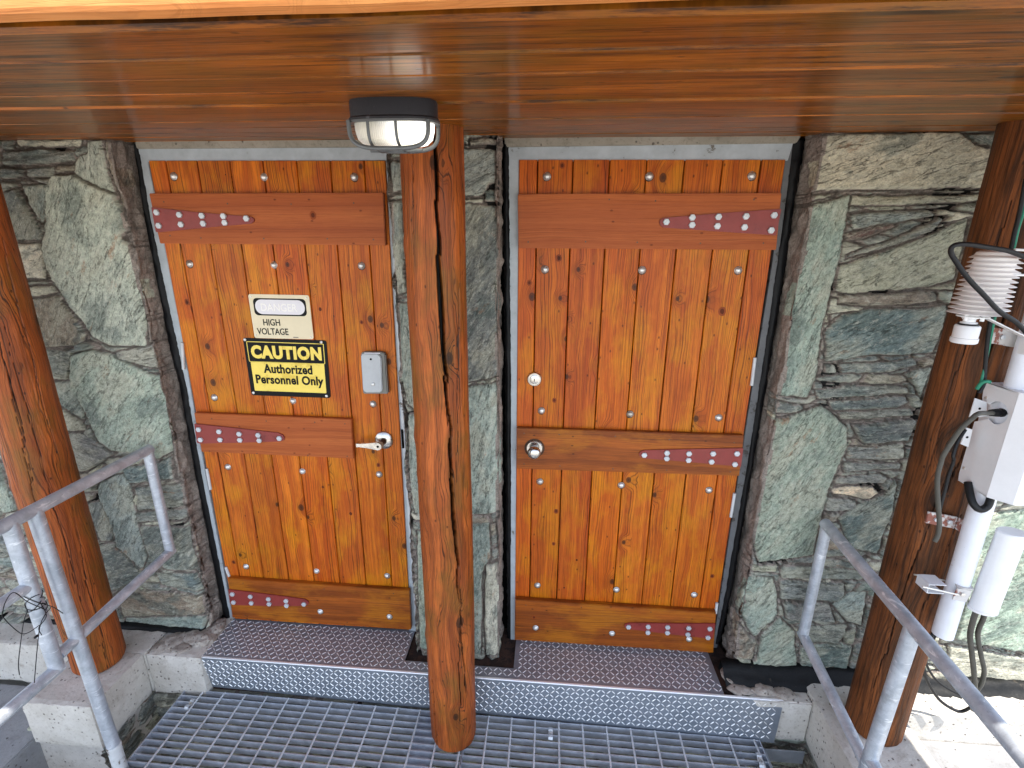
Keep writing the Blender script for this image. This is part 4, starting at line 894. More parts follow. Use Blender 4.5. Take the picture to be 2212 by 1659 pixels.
lettering('VOLTAGE', q3, (.06, .765, .585, .915), M['sign_black'], s1, bold=.008)
mb = MB(); prism(mb, [q3(.66, .955), q3(.745, .957), q3(.745, .975), q3(.66, .973)], (0, .0006, 0)); mb.build('maker_mark', M['cover_plate'], s1)
for s_, t_ in ((.04, .06), (.955, .06), (.03, .93), (.955, .95)):
    mb = MB(); lathe(mb, qs(s_, t_), (0, -1, 0), [(.0036, 0), (.003, .0018), (.001, .0022)], 12); mb.build('screw', M['bolt'], s1)
px = [KA(116, 478), KA(797, 500), KA(834, 970), KA(188, 946)]; qs = quadmap(px, -.0045); qc = quadmap(px, -.0052); q3 = quadmap(px, -.0059); q4 = quadmap(px, -.0066)
s2 = empty('warning_sign', tuple(at(*KA(500, 950), 1, -.003)), 'yellow and black sign reading CAUTION Authorized Personnel Only', 'sign')
mb = MB(); prism(mb, rquad(qs, (0, 0, 1, 1), .04), (0, .003, 0)); mb.build('sign_plate', M['sign_black'], s2)
mb = MB(); prism(mb, rquad(qc, (.052, .40, .952, .915), .012), (0, .0007, 0)); mb.build('yellow_field', M['yellow'], s2)
mb = MB(); ring(mb, qc, (.034, .055, .966, .405), (.042, .066, .958, .396), .02, .015, .0006); mb.build('yellow_outline', M['yellow'], s2)
lettering('CAUTION', q3, (.075, .115, .93, .345), M['yellow'], s2, bold=.06, spacing=1.12)
lettering('Authorized', q4, (.20, .435, .80, .595), M['sign_black'], s2, bold=.03, spacing=1.04)
lettering('Personnel Only', q4, (.085, .625, .925, .83), M['sign_black'], s2, bold=.03, spacing=1.04)
for s_, t_ in ((.022, .03), (.94, .03), (.028, .955), (.95, .965)):
    mb = MB(); lathe(mb, qs(s_, t_), (0, -1, 0), [(.0062, 0), (.0055, .0022), (.003, .0036), (.001, .0039)], 14); mb.build('screw', M['bolt'], s2, auto=.7)

# ------------------------------------------------------------------ tread plate
ZT = -.012
T_ = [at(425.6, 1418.6, 2, ZT), at(1566, 1503.5, 2, ZT-.008), at(1530, 1412, 2, ZT-.008), at(502, 1338, 2, ZT)]
T_[2].y = .004; T_[3].y = .004
nb = [at(*R7(190, 395), 2, ZT), at(*R7(1050, 463), 2, ZT), at(*R7(1063, 225), 2, ZT), at(*R7(252, 160), 2, ZT)]
Re = at(1692.7, 1513.8, 2, ZT-.008)
thr = empty('threshold_plate', (1.2, -.24, -.02), 'worn diamond pattern metal step in front of both doors', 'door step')
cut = [(nb[0].x, nb[0].y), (nb[1].x, nb[1].y)]
mb = MB(); XL, XR_ = T_[0].x, T_[1].x; yf_ = (T_[0].y+T_[1].y)/2; yb_ = .012
fy = lambda x: T_[0].y+(T_[1].y-T_[0].y)*(x-XL)/(XR_-XL); zz = lambda x: T_[0].z+(T_[1].z-T_[0].z)*(x-XL)/(XR_-XL)
def tp(x, y): return Vector((x, y, zz(x)))
th = .0035
lx = nb[0].x; rx = nb[1].x; by = (nb[0].y+nb[1].y)/2
polys = [[tp(XL, fy(XL)), tp(lx, fy(lx)), tp(lx, yb_), tp(T_[3].x, yb_)], [tp(lx, fy(lx)), tp(rx, fy(rx)), tp(rx, by), tp(lx, by)], [tp(rx, fy(rx)), tp(XR_, fy(XR_)), tp(T_[2].x, yb_), tp(rx, yb_)]]
for p in polys: prism(mb, p, (0, 0, -th))
def lug(mb, c, u, v, n, L=.0118, w=.0019, h=.0034):
    """raised lens shaped lug, long axis u, cross axis v, out n"""
    k = 6; up = []; lo = []; mid = []
    for i in range(k+1):
        t = -1+2*i/k; ww = w*math.sqrt(max(0, 1-t*t))+.0002; p = c+u*L*t; up.append(p+v*ww); lo.append(p-v*ww); mid.append(p+n*h*(1-t*t*.7)*(abs(t) < .99))
    vs = up+mid+lo; fs = []
    for i in range(k): fs += [(i, i+1, k+2+i, k+1+i), (k+1+i, k+2+i, 2*k+3+i, 2*k+2+i)]
    mb.add(vs, fs)
pit = .0212; rr = random.Random(2); s2_ = math.sqrt(.5)
def inside(x, y):
    if y < fy(x)+.008 or y > .004: return False
    xl = XL+(T_[3].x-XL)*(y-fy(XL))/(yb_-fy(XL)); xr = XR_+(T_[2].x-XR_)*(y-fy(XR_))/(yb_-fy(XR_))
    if x < xl+.008 or x > xr-.008: return False
    return not (lx-.01 < x < rx+.01 and y > by-.008)
tr = mb.build('tread', M['tread'], thr)
mb = MB(); Zn = Vector((0, 0, 1))
for i in range(int(3/pit)):
    for j in range(20):
        x = XL+i*pit+.006; y = -.262+j*pit
        if not inside(x, y): continue
        a = 1 if (i+j) % 2 else -1; u = Vector((s2_, a*s2_, 0)); v = Vector((-a*s2_, s2_, 0)); mb.add([], [])
        lug(mb, tp(x, y)+Zn*.0001, u, v, Zn)
mb.build('tread_lugs', M['lug'], tr, smooth=True)
# riser: front edge down to the grating
r0 = tp(XL, fy(XL)); r1 = Vector((Re.x, Re.y, Re.z)); b0 = at(443, 1481, 2, -.205); b1 = at(1671.6, 1604, 2, -.212)
def rp(s, t):
    a = r0*(1-s)+r1*s; b = b0*(1-s)+b1*s; return a*(1-t)+b*t
mb = MB(); n = 40; vs = []; fs = []
for i in range(n+1):
    s = i/n
    pr = [rp(s, 0)+Vector((0, .008, .0006)), rp(s, 0)+Vector((0, .004, .0010)), rp(s, 0)+Vector((0, .0005, -.0002)), rp(s, .012)+Vector((0, -.0013, 0)), rp(s, .03)+Vector((0, -.002, 0)), rp(s, 1)+Vector((0, -.002, 0)), rp(s, 1)+Vector((0, .002, 0)), rp(s, .03)+Vector((0, .002, 0))]
    vs += pr
for i in range(n):
    for j in range(8): fs.append((i*8+j, i*8+(j+1) % 8, (i+1)*8+(j+1) % 8, (i+1)*8+j))
fs += [tuple(range(8)), tuple(n*8+j for j in range(8))]
mb.add(vs, fs); mb.mi = [1 if (k % 8) in (0, 1, 2) and k < n*8 else 0 for k in range(len(fs))]; rs = mb.build('riser', [M['riser'], M['lug']], thr, auto=.8)  # top bend takes the lug material to paint its edge highlight
mb = MB(); Wd = (r1-r0).length; Hh = (b0-r0).length; uu = (r1-r0).normalized(); vv = Vector((0, 0, 1)); nn = Vector((0, -1, 0))
for i in range(int(Wd/pit)):
    for j in range(1, int(.19/pit)+1):
        x = (i*pit+.006)/Wd; t = (j*pit)/.193
        if t > .97 or x > .993: continue
        a = 1 if (i+j) % 2 else -1
        lug(mb, rp(x, t)+Vector((0, -.0021, 0)), Vector((s2_, 0, a*s2_)), Vector((-a*s2_, 0, s2_)), nn)
mb.build('riser_lugs', M['lug'], rs, smooth=True)

# ------------------------------------------------------------------ grating
gr = empty('steel_grating', (.9, -.9, -.2), 'galvanised open grating walkway in front of the step, under the middle post', 'grating')
GX0, GX1 = -.192, at(*R8(1085, 1150), 2, -.2).x; GY0 = -.228; ZG = -.2
gyaw = -.014
def gp(x, y, z): return (x, y+gyaw*(x-GX0), z)
def gbox(mb, x0, x1, y0, y1, z0, z1):
    prism(mb, [gp(x0, y0, z0), gp(x1, y0, z0), gp(x1, y0, z1), gp(x0, y0, z1)], (0, y1-y0, 0))
px_ = 1.12
for (xa, xb) in ((GX0, px_), (px_+.006, GX1)):
    mb = MB(); k = 0
    y = GY0
    while y > -2.3: gbox(mb, xa, xb, y-.0045, y, ZG-.026, ZG); y -= .0292
    mb.build('bearing_bars', M['grate'], gr)
    mb = MB(); 
    gbox(mb, xa-.004, xa, -2.3, GY0+.001, ZG-.033, ZG+.0005); mb.build('end_band', M['grate'], gr)
    mb = MB(); gbox(mb, xb, xb+.004, -2.3, GY0+.001, ZG-.033, ZG+.0005); mb.build('end_band', M['grate'], gr)
mb = MB(); x = -.105
while x < GX1-.02:
    tube(mb, [gp(x, GY0, ZG-.0005), gp(x, -2.3, ZG-.0005)], .0040, 8); x += .1012
mb.build('cross_bars', M['crossbar'], gr, auto=.9)
for (u, v), (u2, v2) in ((R6(590, 548), R6(510, 640)), (R7(1345, 925), R7(1343, 1025)), (R8(1070, 1235), R8(1110, 1375))):
    a = at(u, v, 2, ZG+.004); b = at(u2, v2, 2, ZG+.004); dd = (b-a).normalized(); sd = Vector((dd.y, -dd.x, 0))*.009; mb = MB()
    L_ = (b-a).length; pr = [(0, -.006), (.12, .002), (.3, .003), (.38, -.004), (.62, -.004), (.70, .003), (.9, .003), (1, -.006)]
    for (t0, h0), (t1, h1) in zip(pr[:-1], pr[1:]):
        q = [a+dd*L_*t0-sd+Vector((0, 0, h0)), a+dd*L_*t1-sd+Vector((0, 0, h1)), a+dd*L_*t1+sd+Vector((0, 0, h1)), a+dd*L_*t0+sd+Vector((0, 0, h0))]; prism(mb, q, (0, 0, -.0022))
    cl = mb.build('fixing_clip', M['hexbolt'], gr)
    mb = MB(); lathe(mb, (a+b)/2+Vector((0, 0, -.004)), (0, 0, 1), [(.006, 0), (.006, .005), (.001, .006)], 6); mb.build('clip_bolt', M['bolt'], cl)
# carrying angle at the right end and beams
sa = MB(); box(sa, (GX1+.02, -2.3, -.285), (GX1+.026, -.275, -.232)); box(sa, (GX1-.02, -2.3, -.2395), (GX1+.0195, -.275, -.2335)); box(sa, (GX1+.02, -.274, -.30), (2.53, -.268, -.236)); 
o = sa.build('support_angle', M['steel'], gr, bevel=.001)
mb = MB(); box(mb, (-.20, -2.3, -.30), (-.192, -.24, -.234)); box(mb, (.9, -2.3, -.36), (.99, -.24, -.234)); box(mb, (-.19, -.245, -.30), (1.97, -.237, -.234)); box(mb, (2.26, -2.3, -.30), (2.27, -.28, -.235)); mb.build('carrying_beam', M['steel'], gr)
mb = MB(); box(mb, (-.12, -2.3, -1.0), (1.9, -2.2, -.30)); mb.build('trestle', M['steel'], gr); mb = MB(); box(mb, (1.70, -.24, -.99), (1.78, -.21, -.30)); mb.build('trestle', M['steel'], gr)

# ------------------------------------------------------------------ lamp
LC = Vector((1.097, -.768, 0)); zt = SZ(-.768)
lamp = empty('bulkhead_lamp', (LC.x, LC.y, zt), 'lit oval caged bulkhead lamp with black base under the roof boards', 'lamp')
def oval(a, b, z, n=48, p=2.6, tilt=0):
    out = []
    for k in range(n):
        t = 2*math.pi*k/n; c, s = math.cos(t), math.sin(t)
        out.append(Vector((LC.x+a*math.copysign(abs(c)**(2/p), c), LC.y+b*math.copysign(abs(s)**(2/p), s), z+.09*b*math.copysign(abs(s)**(2/p), s))))
    return out
def rings(mb, rs, cap0=True, cap1=True, **k):
    n = len(rs[0]); vs = [p for r in rs for p in r]; fs = []
    for i in range(len(rs)-1):
        for j in range(n): fs.append((i*n+j, i*n+(j+1) % n, (i+1)*n+(j+1) % n, (i+1)*n+j))
    if cap0: fs.append(tuple(range(n)))
    if cap1: fs.append(tuple((len(rs)-1)*n+j for j in reversed(range(n))))
    mb.add(vs, fs, **k)
LA, LB = .088, .059
mb = MB(); rings(mb, [oval(LA-.002, LB-.002, zt+.004), oval(LA, LB, zt-.004), oval(LA, LB, zt-.030), oval(LA+.003, LB+.003, zt-.033), oval(LA+.003, LB+.003, zt-.0365), oval(LA-.006, LB-.006, zt-.037)])
lb = mb.build('lamp_base', M['lampbase'], lamp, auto=.6)
mb = MB(); rings(mb, [oval(LA-.007, LB-.008, zt-.0375), oval(LA-.008, LB-.009, zt-.055), oval(LA-.012, LB-.012, zt-.070), oval(LA-.023, LB-.020, zt-.080), oval(LA-.045, LB-.036, zt-.085)]); mb.build('lamp_glass', M['lampglass'], lamp, smooth=True)
mb = MB()
rings(mb, [oval(LA+.004, LB+.004, zt-.037), oval(LA+.004, LB+.004, zt-.041), oval(LA-.008, LB-.008, zt-.041), oval(LA-.008, LB-.008, zt-.037)], False, False)
# cage: long hoop and cross hoops
def hoop(fn, w): tube(mb, [fn(t) for t in [i/28 for i in range(29)]], w, 10)
def longh(t, yo):
    a = math.pi*t; c = math.cos(a); s = math.sin(a)
    return LC+Vector((-(LA-.008)*math.copysign(abs(c)**.55, c), yo, zt-.038-.051*abs(s)**.5+.09*yo))
def crossh(t, xo, b):
    a = math.pi*t; c = math.cos(a); s = math.sin(a)
    return LC+Vector((xo, -b*math.copysign(abs(c)**.55, c), zt-.038-.051*abs(s)**.5))
hoop(lambda t: longh(t, -.046), .0044); hoop(lambda t: longh(t, .046), .0044)
for xo in (-.038, .018): hoop(lambda t, xo=xo: crossh(t, xo, LB-.003), .0030)
tube(mb, [LC+Vector((-.055, 0, zt-.090)), LC+Vector((.055, 0, zt-.090))], .0035, 10)
mb.build('lamp_cage', M['lampcage'], lamp, auto=.9)

# ------------------------------------------------------------------ handrails
def pipe_part(name, pts, r, par, mat='galv', seg=20):
    mb = MB(); tube(mb, pts, r, seg); return mb.build(name, M[mat], par, auto=.8)
RP = .0208
XH = -.205
hl = empty('handrail', (XH, -.575, -.3), 'galvanised pipe handrail on the left, tied with black wire', 'handrail', 'galvanised handrails beside the landing')
a = at(320, 972, 0, XH); e = at(369, 1190, 0, XH); a.y = e.y = -.135
tz = .945; mp = -.60
A0 = Vector((XH, a.y, a.z)); E0 = Vector((XH, e.y, e.z))
pipe_part('top_rail', [A0+Vector((0, RP*.6, 0)), (XH, -1.7, A0.z-.002)], RP, hl)
pipe_part('end_upright', [A0, E0], RP*.94, hl)
mq = at(168, 1375, 0, XH); m2 = at(125, 1432, 0, XH)
pipe_part('lower_rail', [E0+Vector((0, RP*.5, 0)), (XH, m2.y+.01, E0.z-.04)], RP*.92, hl)
mt_ = at(78, 1118, 0, XH); mb_ = at(258, 1640, 0, XH)
pipe_part('main_post', [(XH, mt_.y, A0.z), (XH, mb_.y, -.36)], RP*1.04, hl)
cb = at(245, 1608, 0, XH)
mb = MB(); lathe(mb, cb, (0, 0, -1), [(RP*1.06, 0), (RP*1.16, .004), (RP*1.16, .012), (RP*1.1, .02), (RP*1.1, .16)], 24); mb.build('anchor_sleeve', M['white_trim'], hl, auto=.8)
p2t = at(20, 1150, 0, XH); p2b = at(128, 1440, 0, XH)
pipe_part('second_upright', [(XH, (p2t.y+p2b.y)/2, A0.z), (XH, (p2t.y+p2b.y)/2, p2b.z)], RP*1.04, hl)
ym = (p2t.y+p2b.y)/2
pipe_part('lower_rail', [(XH, ym+RP*.6, p2b.z), (XH, -1.7, p2b.z)], RP*.96, hl)
mm_ = at(36, 1283, 0, XH); pipe_part('middle_rail', [(XH, ym, mm_.z), (XH, -1.7, mm_.z)], RP*.9, hl)
# black wire wound round the second upright
wz = at(68, 1300, 0, XH).z
wr = empty('tie_wire', (XH, ym, wz), 'thin black wire wound round the left handrail pipe with loose ends', 'wire')
mb = MB()
def wloop(z0, amp, ph, dz, r=.026):
    return [Vector((XH+r*math.cos(a), ym+r*math.sin(a), z0+amp*math.sin(a+ph)+dz*i/24)) for i, a in enumerate([2*math.pi*k/24 for k in range(25)])]
for z0, amp, ph, dz, r in ((wz, .022, .4, -.01, .0235), (wz-.012, .026, 2.1, .012, .024), (wz+.004, .034, 3.6, -.004, .0238), (wz-.03, .012, 5., .02, .0242)): tube(mb, wloop(z0, amp, ph, dz, r), .0013, 6)
def wp(*pp): return spline([at(u, v, 0, XH+.026) for u, v in pp], 8)
for pp in (((110, 1312), (96, 1330), (86, 1355), (80, 1405), (74, 1475)), ((60, 1318), (52, 1340), (47, 1370), (40, 1430), (42, 1458)), ((4, 1330), (12, 1300), (30, 1280), (60, 1300), (100, 1318)), ((4, 1330), (20, 1348), (45, 1368), (62, 1366), (86, 1350)), ((86, 1300), (100, 1330), (84, 1356), (90, 1372)), ((95, 1305), (116, 1312), (136, 1325))): tube(mb, wp(*pp), .0013, 6)
q = at(78, 1375, 0, XH+.028); box(mb, (q.x-.002, q.y-.006, q.z-.003), (q.x+.003, q.y+.006, q.z+.003))
mb.build('wire_strands', M['rubber'], wr, smooth=True)

XH = 2.49
hr = empty('handrail', (XH, -.62, -.2), 'galvanised pipe handrail on the right, in front of the dark log post', 'handrail', 'galvanised handrails beside the landing')
a = at(1794, 1143, 0, XH); e = at(1738, 1375, 0, XH); ya = -.165; A0 = Vector((XH, ya, a.z)); E0 = Vector((XH, ya, e.z))
tz1 = at(2200, 1622, 0, XH)
pipe_part('top_rail', [A0+Vector((0, RP*.6, .001)), tz1, tz1+(tz1-A0)*.8], RP, hr)
pipe_part('end_upright', [A0, E0], RP*.92, hr)

mt_ = at(1963, 1388, 0, XH); mb_ = at(1872, 1640, 0, XH); slope = (tz1.z-A0.z)/(tz1.y-A0.y)
pipe_part('main_post', [(XH, mt_.y, A0.z+slope*(mt_.y-ya)), (XH, mb_.y, -.2)], RP*1.04, hr)
ymr = (mt_.y+mb_.y)/2; lr = at(1850, 1618, 0, XH); pipe_part('lower_rail', [E0+Vector((0, RP*.5, 0)), (XH, ymr, lr.z)], RP*.92, hr)
l2 = at(1905, 1659, 0, XH); pipe_part('lower_rail', [Vector((XH, mb_.y, mb_.z+.02)), Vector((XH, -1.6, mb_.z-.06))], RP*.95, hr)

# ------------------------------------------------------------------ weather mast and gear on the right post
YM = -.47
mbm = at(2036, 1370, 1, YM); mtp = at(2186, 860, 1, YM)
mast = empty('weather_mast', (mbm.x, YM, mbm.z), 'white pipe mast strapped to the right log post with rusty brackets', 'mast')
xm = (mbm.x+mtp.x)/2
pipe_part('mast_pipe', [(mbm.x, YM, mbm.z), (mtp.x, YM, 1.80)], .0285, mast, 'white_pipe', 28)
# rusty brackets wrap from log face to mast
def bracket(px_l, px_r, h0, h1, ypl):
    a = at(*px_l, 1, ypl); b = at(*px_r, 1, ypl); mb = MB()
    prism(mb, [a+Vector((0, 0, -h0)), b+Vector((0, 0, -h0)), b+Vector((0, 0, h1)), a+Vector((0, 0, h1))], (0, .006, 0))
    prism(mb, [b+Vector((0, 0, -h0)), b+Vector((.02, -.045, -h0*1.6)), b+Vector((.02, -.045, h1*.6)), b+Vector((0, 0, h1))], (.005, 0, 0))
    o = mb.build('rusty_bracket', M['rusty'], mast, bevel=.0012)
    for f in (.3, .75):
        m2b = MB(); lathe(m2b, a*(1-f)+b*f+Vector((0, 0, (h1-h0)/2)), (0, -1, 0), [(.007, 0), (.007, .005), (.001, .006)], 6); m2b.build('bracket_bolt', M['hexbolt'], o)
bracket((2003, 1118), (2066, 1130), .020, .020, -.432)
bracket((2140, 724), (2222, 738), .022, .022, -.436)
# antenna with clamps
ya_ = -.50
at_t = at(2187, 1150, 1, ya_); at_b = at(2122, 1318, 1, ya_)
ant = empty('antenna', tuple(at_b), 'white round-backed antenna tube clamped to the lower end of the mast', 'antenna')
xa_ = (at_t.x+at_b.x)/2
def dsec(c, r, z):   # flattened round section
    return [Vector((c.x+r*1.12*math.cos(a), c.y+r*.82*math.sin(a), z)) for a in [2*math.pi*k/36 for k in range(36)]]
mb = MB(); rz0, rz1 = at_b.z, at_t.z; cc = Vector((at_b.x, ya_, 0)); cc2 = Vector((at_t.x, ya_, 0)); cm = lambda t: cc*(1-t)+cc2*t; ra = .0345
rings(mb, [dsec(cm(0), ra*.9, rz0), dsec(cm(0), ra*1.04, rz0+.002), dsec(cm(0), ra*1.04, rz0+.010), dsec(cm(.05), ra, rz0+.0105), dsec(cm(.95), ra, rz1-.008), dsec(cm(.95), ra*1.03, rz1-.0075), dsec(cm(1), ra*1.03, rz1), dsec(cm(1), ra*.94, rz1+.003)])
mb.build('antenna_body', M['white'], ant, auto=.7)
cz = at(2060, 1262, 1, YM).z
c0 = at(2036, 1252, 1, YM-.01)
mb = MB(); box(mb, (c0.x-.052, YM-.030, cz-.016), (c0.x-.049+.0, YM+.02, cz+.016)); box(mb, (c0.x-.049, YM-.030, cz+.014), (c0.x-.0, YM+.02, cz+.0165)); box(mb, (c0.x-.049, YM-.030, cz-.0165), (c0.x-.0, YM+.02, cz-.014)); mb.build('clamp_channel', M['white'], ant, bevel=.0008)
mb = MB(); tube(mb, [(c0.x-.075, YM-.036, cz+.012), (c0.x+.045, YM-.036, cz-.012)], .0026, 8); tube(mb, [(c0.x-.06, YM+.022, cz+.012), (c0.x+.045, YM+.022, cz-.006)], .0026, 8); mb.build('clamp_rod', M['bolt'], ant)
c1 = at(2078, 1283, 1, YM-.035)
mb = MB(); prism(mb, [c1+Vector((-.022, 0, -.022)), c1+Vector((.02, 0, -.03)), c1+Vector((.026, 0, .012)), c1+Vector((-.018, 0, .022))], (0, .003, 0)); prism(mb, [c1+Vector((-.018, 0, .022)), c1+Vector((.030, 0, .018)), c1+Vector((.045, .04, .02)), c1+Vector((-.004, .04, .024))], (0, 0, -.003))
k_ = mb.build('clamp_plate', M['rusty'], ant); mb = MB(); lathe(mb, c1, (0, -1, 0), [(.007, 0), (.007, .006), (.001, .007)], 6); mb.build('clamp_nut', M['bolt'], k_)

# equipment housing
yb0 = -.42; P0 = at(2070, 1035, 1, yb0); cxb = P0.x; P1 = at(2131, 1073, 0, cxb); zb = (P0.z+P1.z)/2
P2 = at(2188, 1089.5, 2, zb); P3 = at(2235, 1094, 2, zb); zt_ = at(2201, 850, 0, cxb).z
hb = empty('equipment_box', (cxb+.06, -.5, zb), 'white folded metal equipment box with a cable gland on its left side', 'equipment box')
plan = [(cxb, yb0), (cxb, P1.y), (P2.x, P2.y), (P3.x+.02, P3.y), (P3.x+.09, P3.y+.05), (P3.x+.09, yb0)]
mb = MB()
prism(mb, [Vector((x, y, zb)) for x, y in plan[1:5]]+[Vector((plan[5][0], yb0, zb)), Vector((cxb+.004, yb0, zb))], (0, 0, zt_-zb)) if False else None
# hollow folded shell: front faces, top left open at the back; side cheek has a round cutout
th_ = .003; y1 = P1.y
def wallseg(a, b, z0=zb, z1=zt_):
    d_ = Vector((b[0]-a[0], b[1]-a[1], 0)).normalized(); nrm = Vector((-d_.y, d_.x, 0))*th_
    prism(mb, [Vector((a[0], a[1], z0)), Vector((b[0], b[1], z0)), Vector((b[0], b[1], z1)), Vector((a[0], a[1], z1))], nrm)
wallseg(plan[1], plan[2]); wallseg(plan[2], plan[3]); wallseg(plan[3], plan[4])
prism(mb, [Vector((x, y, zt_-.0005)) for x, y in plan], (0, 0, .003))
prism(mb, [Vector((x, y, zb+.0005)) for x, y in plan], (0, 0, -.003))
bs = mb.build('box_shell', M['white'], hb)
# side cheek with keyhole cutout, in (y, z)
def side(u, v): p = at(u, v, 0, cxb); return (p.y, p.z)
outer = [side(*p) for p in ((2131, 1073), (2070, 1034.8), (2072, 1022), (2082, 987.5), (2105, 911), (2121.5, 867))]
hc_y, hc_z = side(*K3(708, 1370)); rh = abs(side(*K3(708, 1290))[1]-side(*K3(708, 1450))[1])/2
mth = [side(*K3(612, 1290)), side(*K3(610, 1270)), side(*K3(622, 1200)), side(*K3(645, 1173)), side(*K3(665, 1172)), side(*K3(850, 1245))]
arc = [(hc_y-rh*math.cos(a)*-1 if False else hc_y+rh*math.cos(a), hc_z+rh*math.sin(a)) for a in np.linspace(math.radians(150), math.radians(-130), 22)]
# boundary runs along the outline, into the round cutout through the narrow mouth and back
outline = outer[:6]+[side(*K3(605, 1300))]
mb = MB()
low = outer+[side(*K3(648, 1415))]
ysgn = 1 if side(*K3(850, 1370))[0] < side(*K3(600, 1370))[0] else -1
circ = [(hc_y+rh*math.cos(a), hc_z+rh*math.sin(a)) for a in np.linspace(0, 2*math.pi, 33)[:-1]]
# polygon: start at bottom front, go back, up to the mouth (lower lip), round the hole the long way, upper lip, top tab, front top
mouth_lo = side(*K3(640, 1412)); mouth_hi = side(*K3(652, 1308))
def angl(p): return math.atan2(p[1]-hc_z, p[0]-hc_y)
a_lo = angl(mouth_lo); a_hi = angl(mouth_hi)
if a_lo > a_hi: rng = np.linspace(a_lo, a_hi-0, 26) if False else np.linspace(a_lo, a_hi+2*math.pi, 26)
else: rng = np.linspace(a_lo, a_hi-2*math.pi, 26)
# the long way round must pass the front side of the hole
test = [(hc_y+rh*math.cos(a), hc_z+rh*math.sin(a)) for a in rng]
if abs(rng[-1]-rng[0]) < math.pi: rng = np.linspace(a_lo, a_hi+(2*math.pi if a_hi < a_lo else -2*math.pi), 26)
test = [(hc_y+rh*math.cos(a), hc_z+rh*math.sin(a)) for a in rng]
poly = outer[:5]+[mouth_lo]+test+mth
prism(mb, [Vector((cxb, y, z)) for y, z in poly], (th_, 0, 0))
ck = mb.build('side_cheek', M['white'], hb)
for p in (K3(636, 1272), K4(447, 65)):
    y, z = side(*p); mb = MB(); lathe(mb, (cxb, y, z), (-1, 0, 0), [(.0045, 0), (.004, .002), (.001, .003)], 12); mb.build('screw', M['bolt'], ck)
# white inner case at the back of the box
mb = MB(); box(mb, (cxb+.012, yb0-.06, zb+.01), (P3.x+.08, yb0+.01, zt_-.02)); mb.build('inner_case', M['white'], hb, bevel=.003)
# bracket flanges left of the box
for pl in ([K3(565, 1275), K3(640, 1300), K3(640, 1395), K3(527, 1400)], [K3(508, 1468), K3(548, 1480), K3(520, 1595), K3(470, 1575)]):
    mb = MB(); ps = [at(u, v, 1, -.44) for u, v in pl]; prism(mb, ps, (0, .003, 0)); fl = mb.build('mounting_flange', M['white'], hb)
    c = sum(ps, Vector())/4; mb = MB(); lathe(mb, c, (0, -1, 0), [(.0035, 0), (.0035, .0008)], 12); mb.build('flange_hole', M['dark'], fl)

# radiation shield
ys = -.50
st = at(*K3(705, 345), 1, ys); sb_ = at(*K3(578, 705), 1, ys)
sh = empty('radiation_shield', tuple(sb_), 'white stacked-plate weather sensor shield in front of the right log post', 'weather sensor')
mb = MB(); nP = 13
for i in range(nP):
    t = i/(nP-1); c = st*(1-t)+sb_*t; rad = .0515+.0008*i if i else .0515
    if i == 0: pr = [(.012, .013), (.034, .012), (.040, .009), (.043, .002), (.0515, -.0035), (.0520, -.0050), (.040, -.0042), (.02, -.004)]
    else: pr = [(.030, .0095), (.039, .0085), (.0425, .0015), (rad, -.0040), (rad+.0004, -.0054), (.041, -.0040), (.030, -.003)]
    lathe(mb, c, (0, 0, 1), pr, 48)
mb.build('plate_stack', M['shield'], sh, auto=.5)
nk = at(*K3(540, 735), 1, ys); cp = at(*K3(512, 815), 1, ys); cbm = at(*K3(505, 915), 1, ys)
mb = MB()
for dx, dy in ((-.02, -.01), (.014, -.018), (.0, .02)): tube(mb, [(nk.x+dx, ys+dy, sb_.z), (nk.x+dx, ys+dy, nk.z-.012)], .0045, 10)
lathe(mb, (nk.x-.002, ys, nk.z+.004), (0, 0, -1), [(.018, 0), (.018, .010), (.013, .012), (.013, .020), (.018, .021), (.018, .026)], 28); mb.build('sensor_neck', M['white'], sh, auto=.6)
mb = MB(); lathe(mb, (cp.x, ys, cp.z+.004), (0, 0, -1), [(.014, -.006), (.025, -.003), (.027, 0), (.027, abs(cbm.z-cp.z)*.72), (.029, abs(cbm.z-cp.z)*.74), (.029, abs(cbm.z-cp.z)), (.026, abs(cbm.z-cp.z)+.003)], 36); mb.build('sensor_cap', M['white'], sh, auto=.6)
mb = MB(); tube(mb, [(cp.x, ys, cp.z+.012), (cp.x, ys, cp.z+.006)], .0215, 24); mb.build('rubber_ring', M['rubber'], sh)
# mounting arm: flat plate under the stack, then a sloping strap to the mast
ap = [at(*K3(*p), 2, nk.z-.004) for p in ((450, 735), (470, 752), (600, 775), (700, 778), (705, 765), (690, 755), (600, 745))]
mb = MB(); lathe(mb, (nk.x+.004, ys, nk.z-.003), (0, 0, 1), [(.034, 0), (.034, .0025)], 28)
s0 = Vector((nk.x+.034, ys-.004, nk.z-.002)); s1_ = at(*K3(883, 890), 1, YM-.03)
prism(mb, [s0+Vector((-.01, -.012, 0)), s0+Vector((-.01, .012, 0)), s1_+Vector((.01, .012, 0)), s1_+Vector((.01, -.012, 0))], (0, 0, .0028)); prism(mb, [s1_+Vector((.0, -.012, .001)), s1_+Vector((.0, .012, .001)), s1_+Vector((.004, .012, -.04)), s1_+Vector((.004, -.012, -.04))], (.003, 0, 0)); mb.build('mounting_arm', M['white'], sh, bevel=.0006)
mb = MB(); q = at(*K3(840, 470), 1, ys-.02); tube(mb, [q+Vector((-.03, 0, 0)), q+Vector((.06, .01, 0))], .003, 8); mb.build('stay_rod', M['white'], sh); mb = MB(); tube(mb, [at(*K3(822, 303), 1, ys+.01), at(*K3(900, 308), 1, ys+.01)], .0032, 8); mb.build('stay_rod', M['white'], sh)

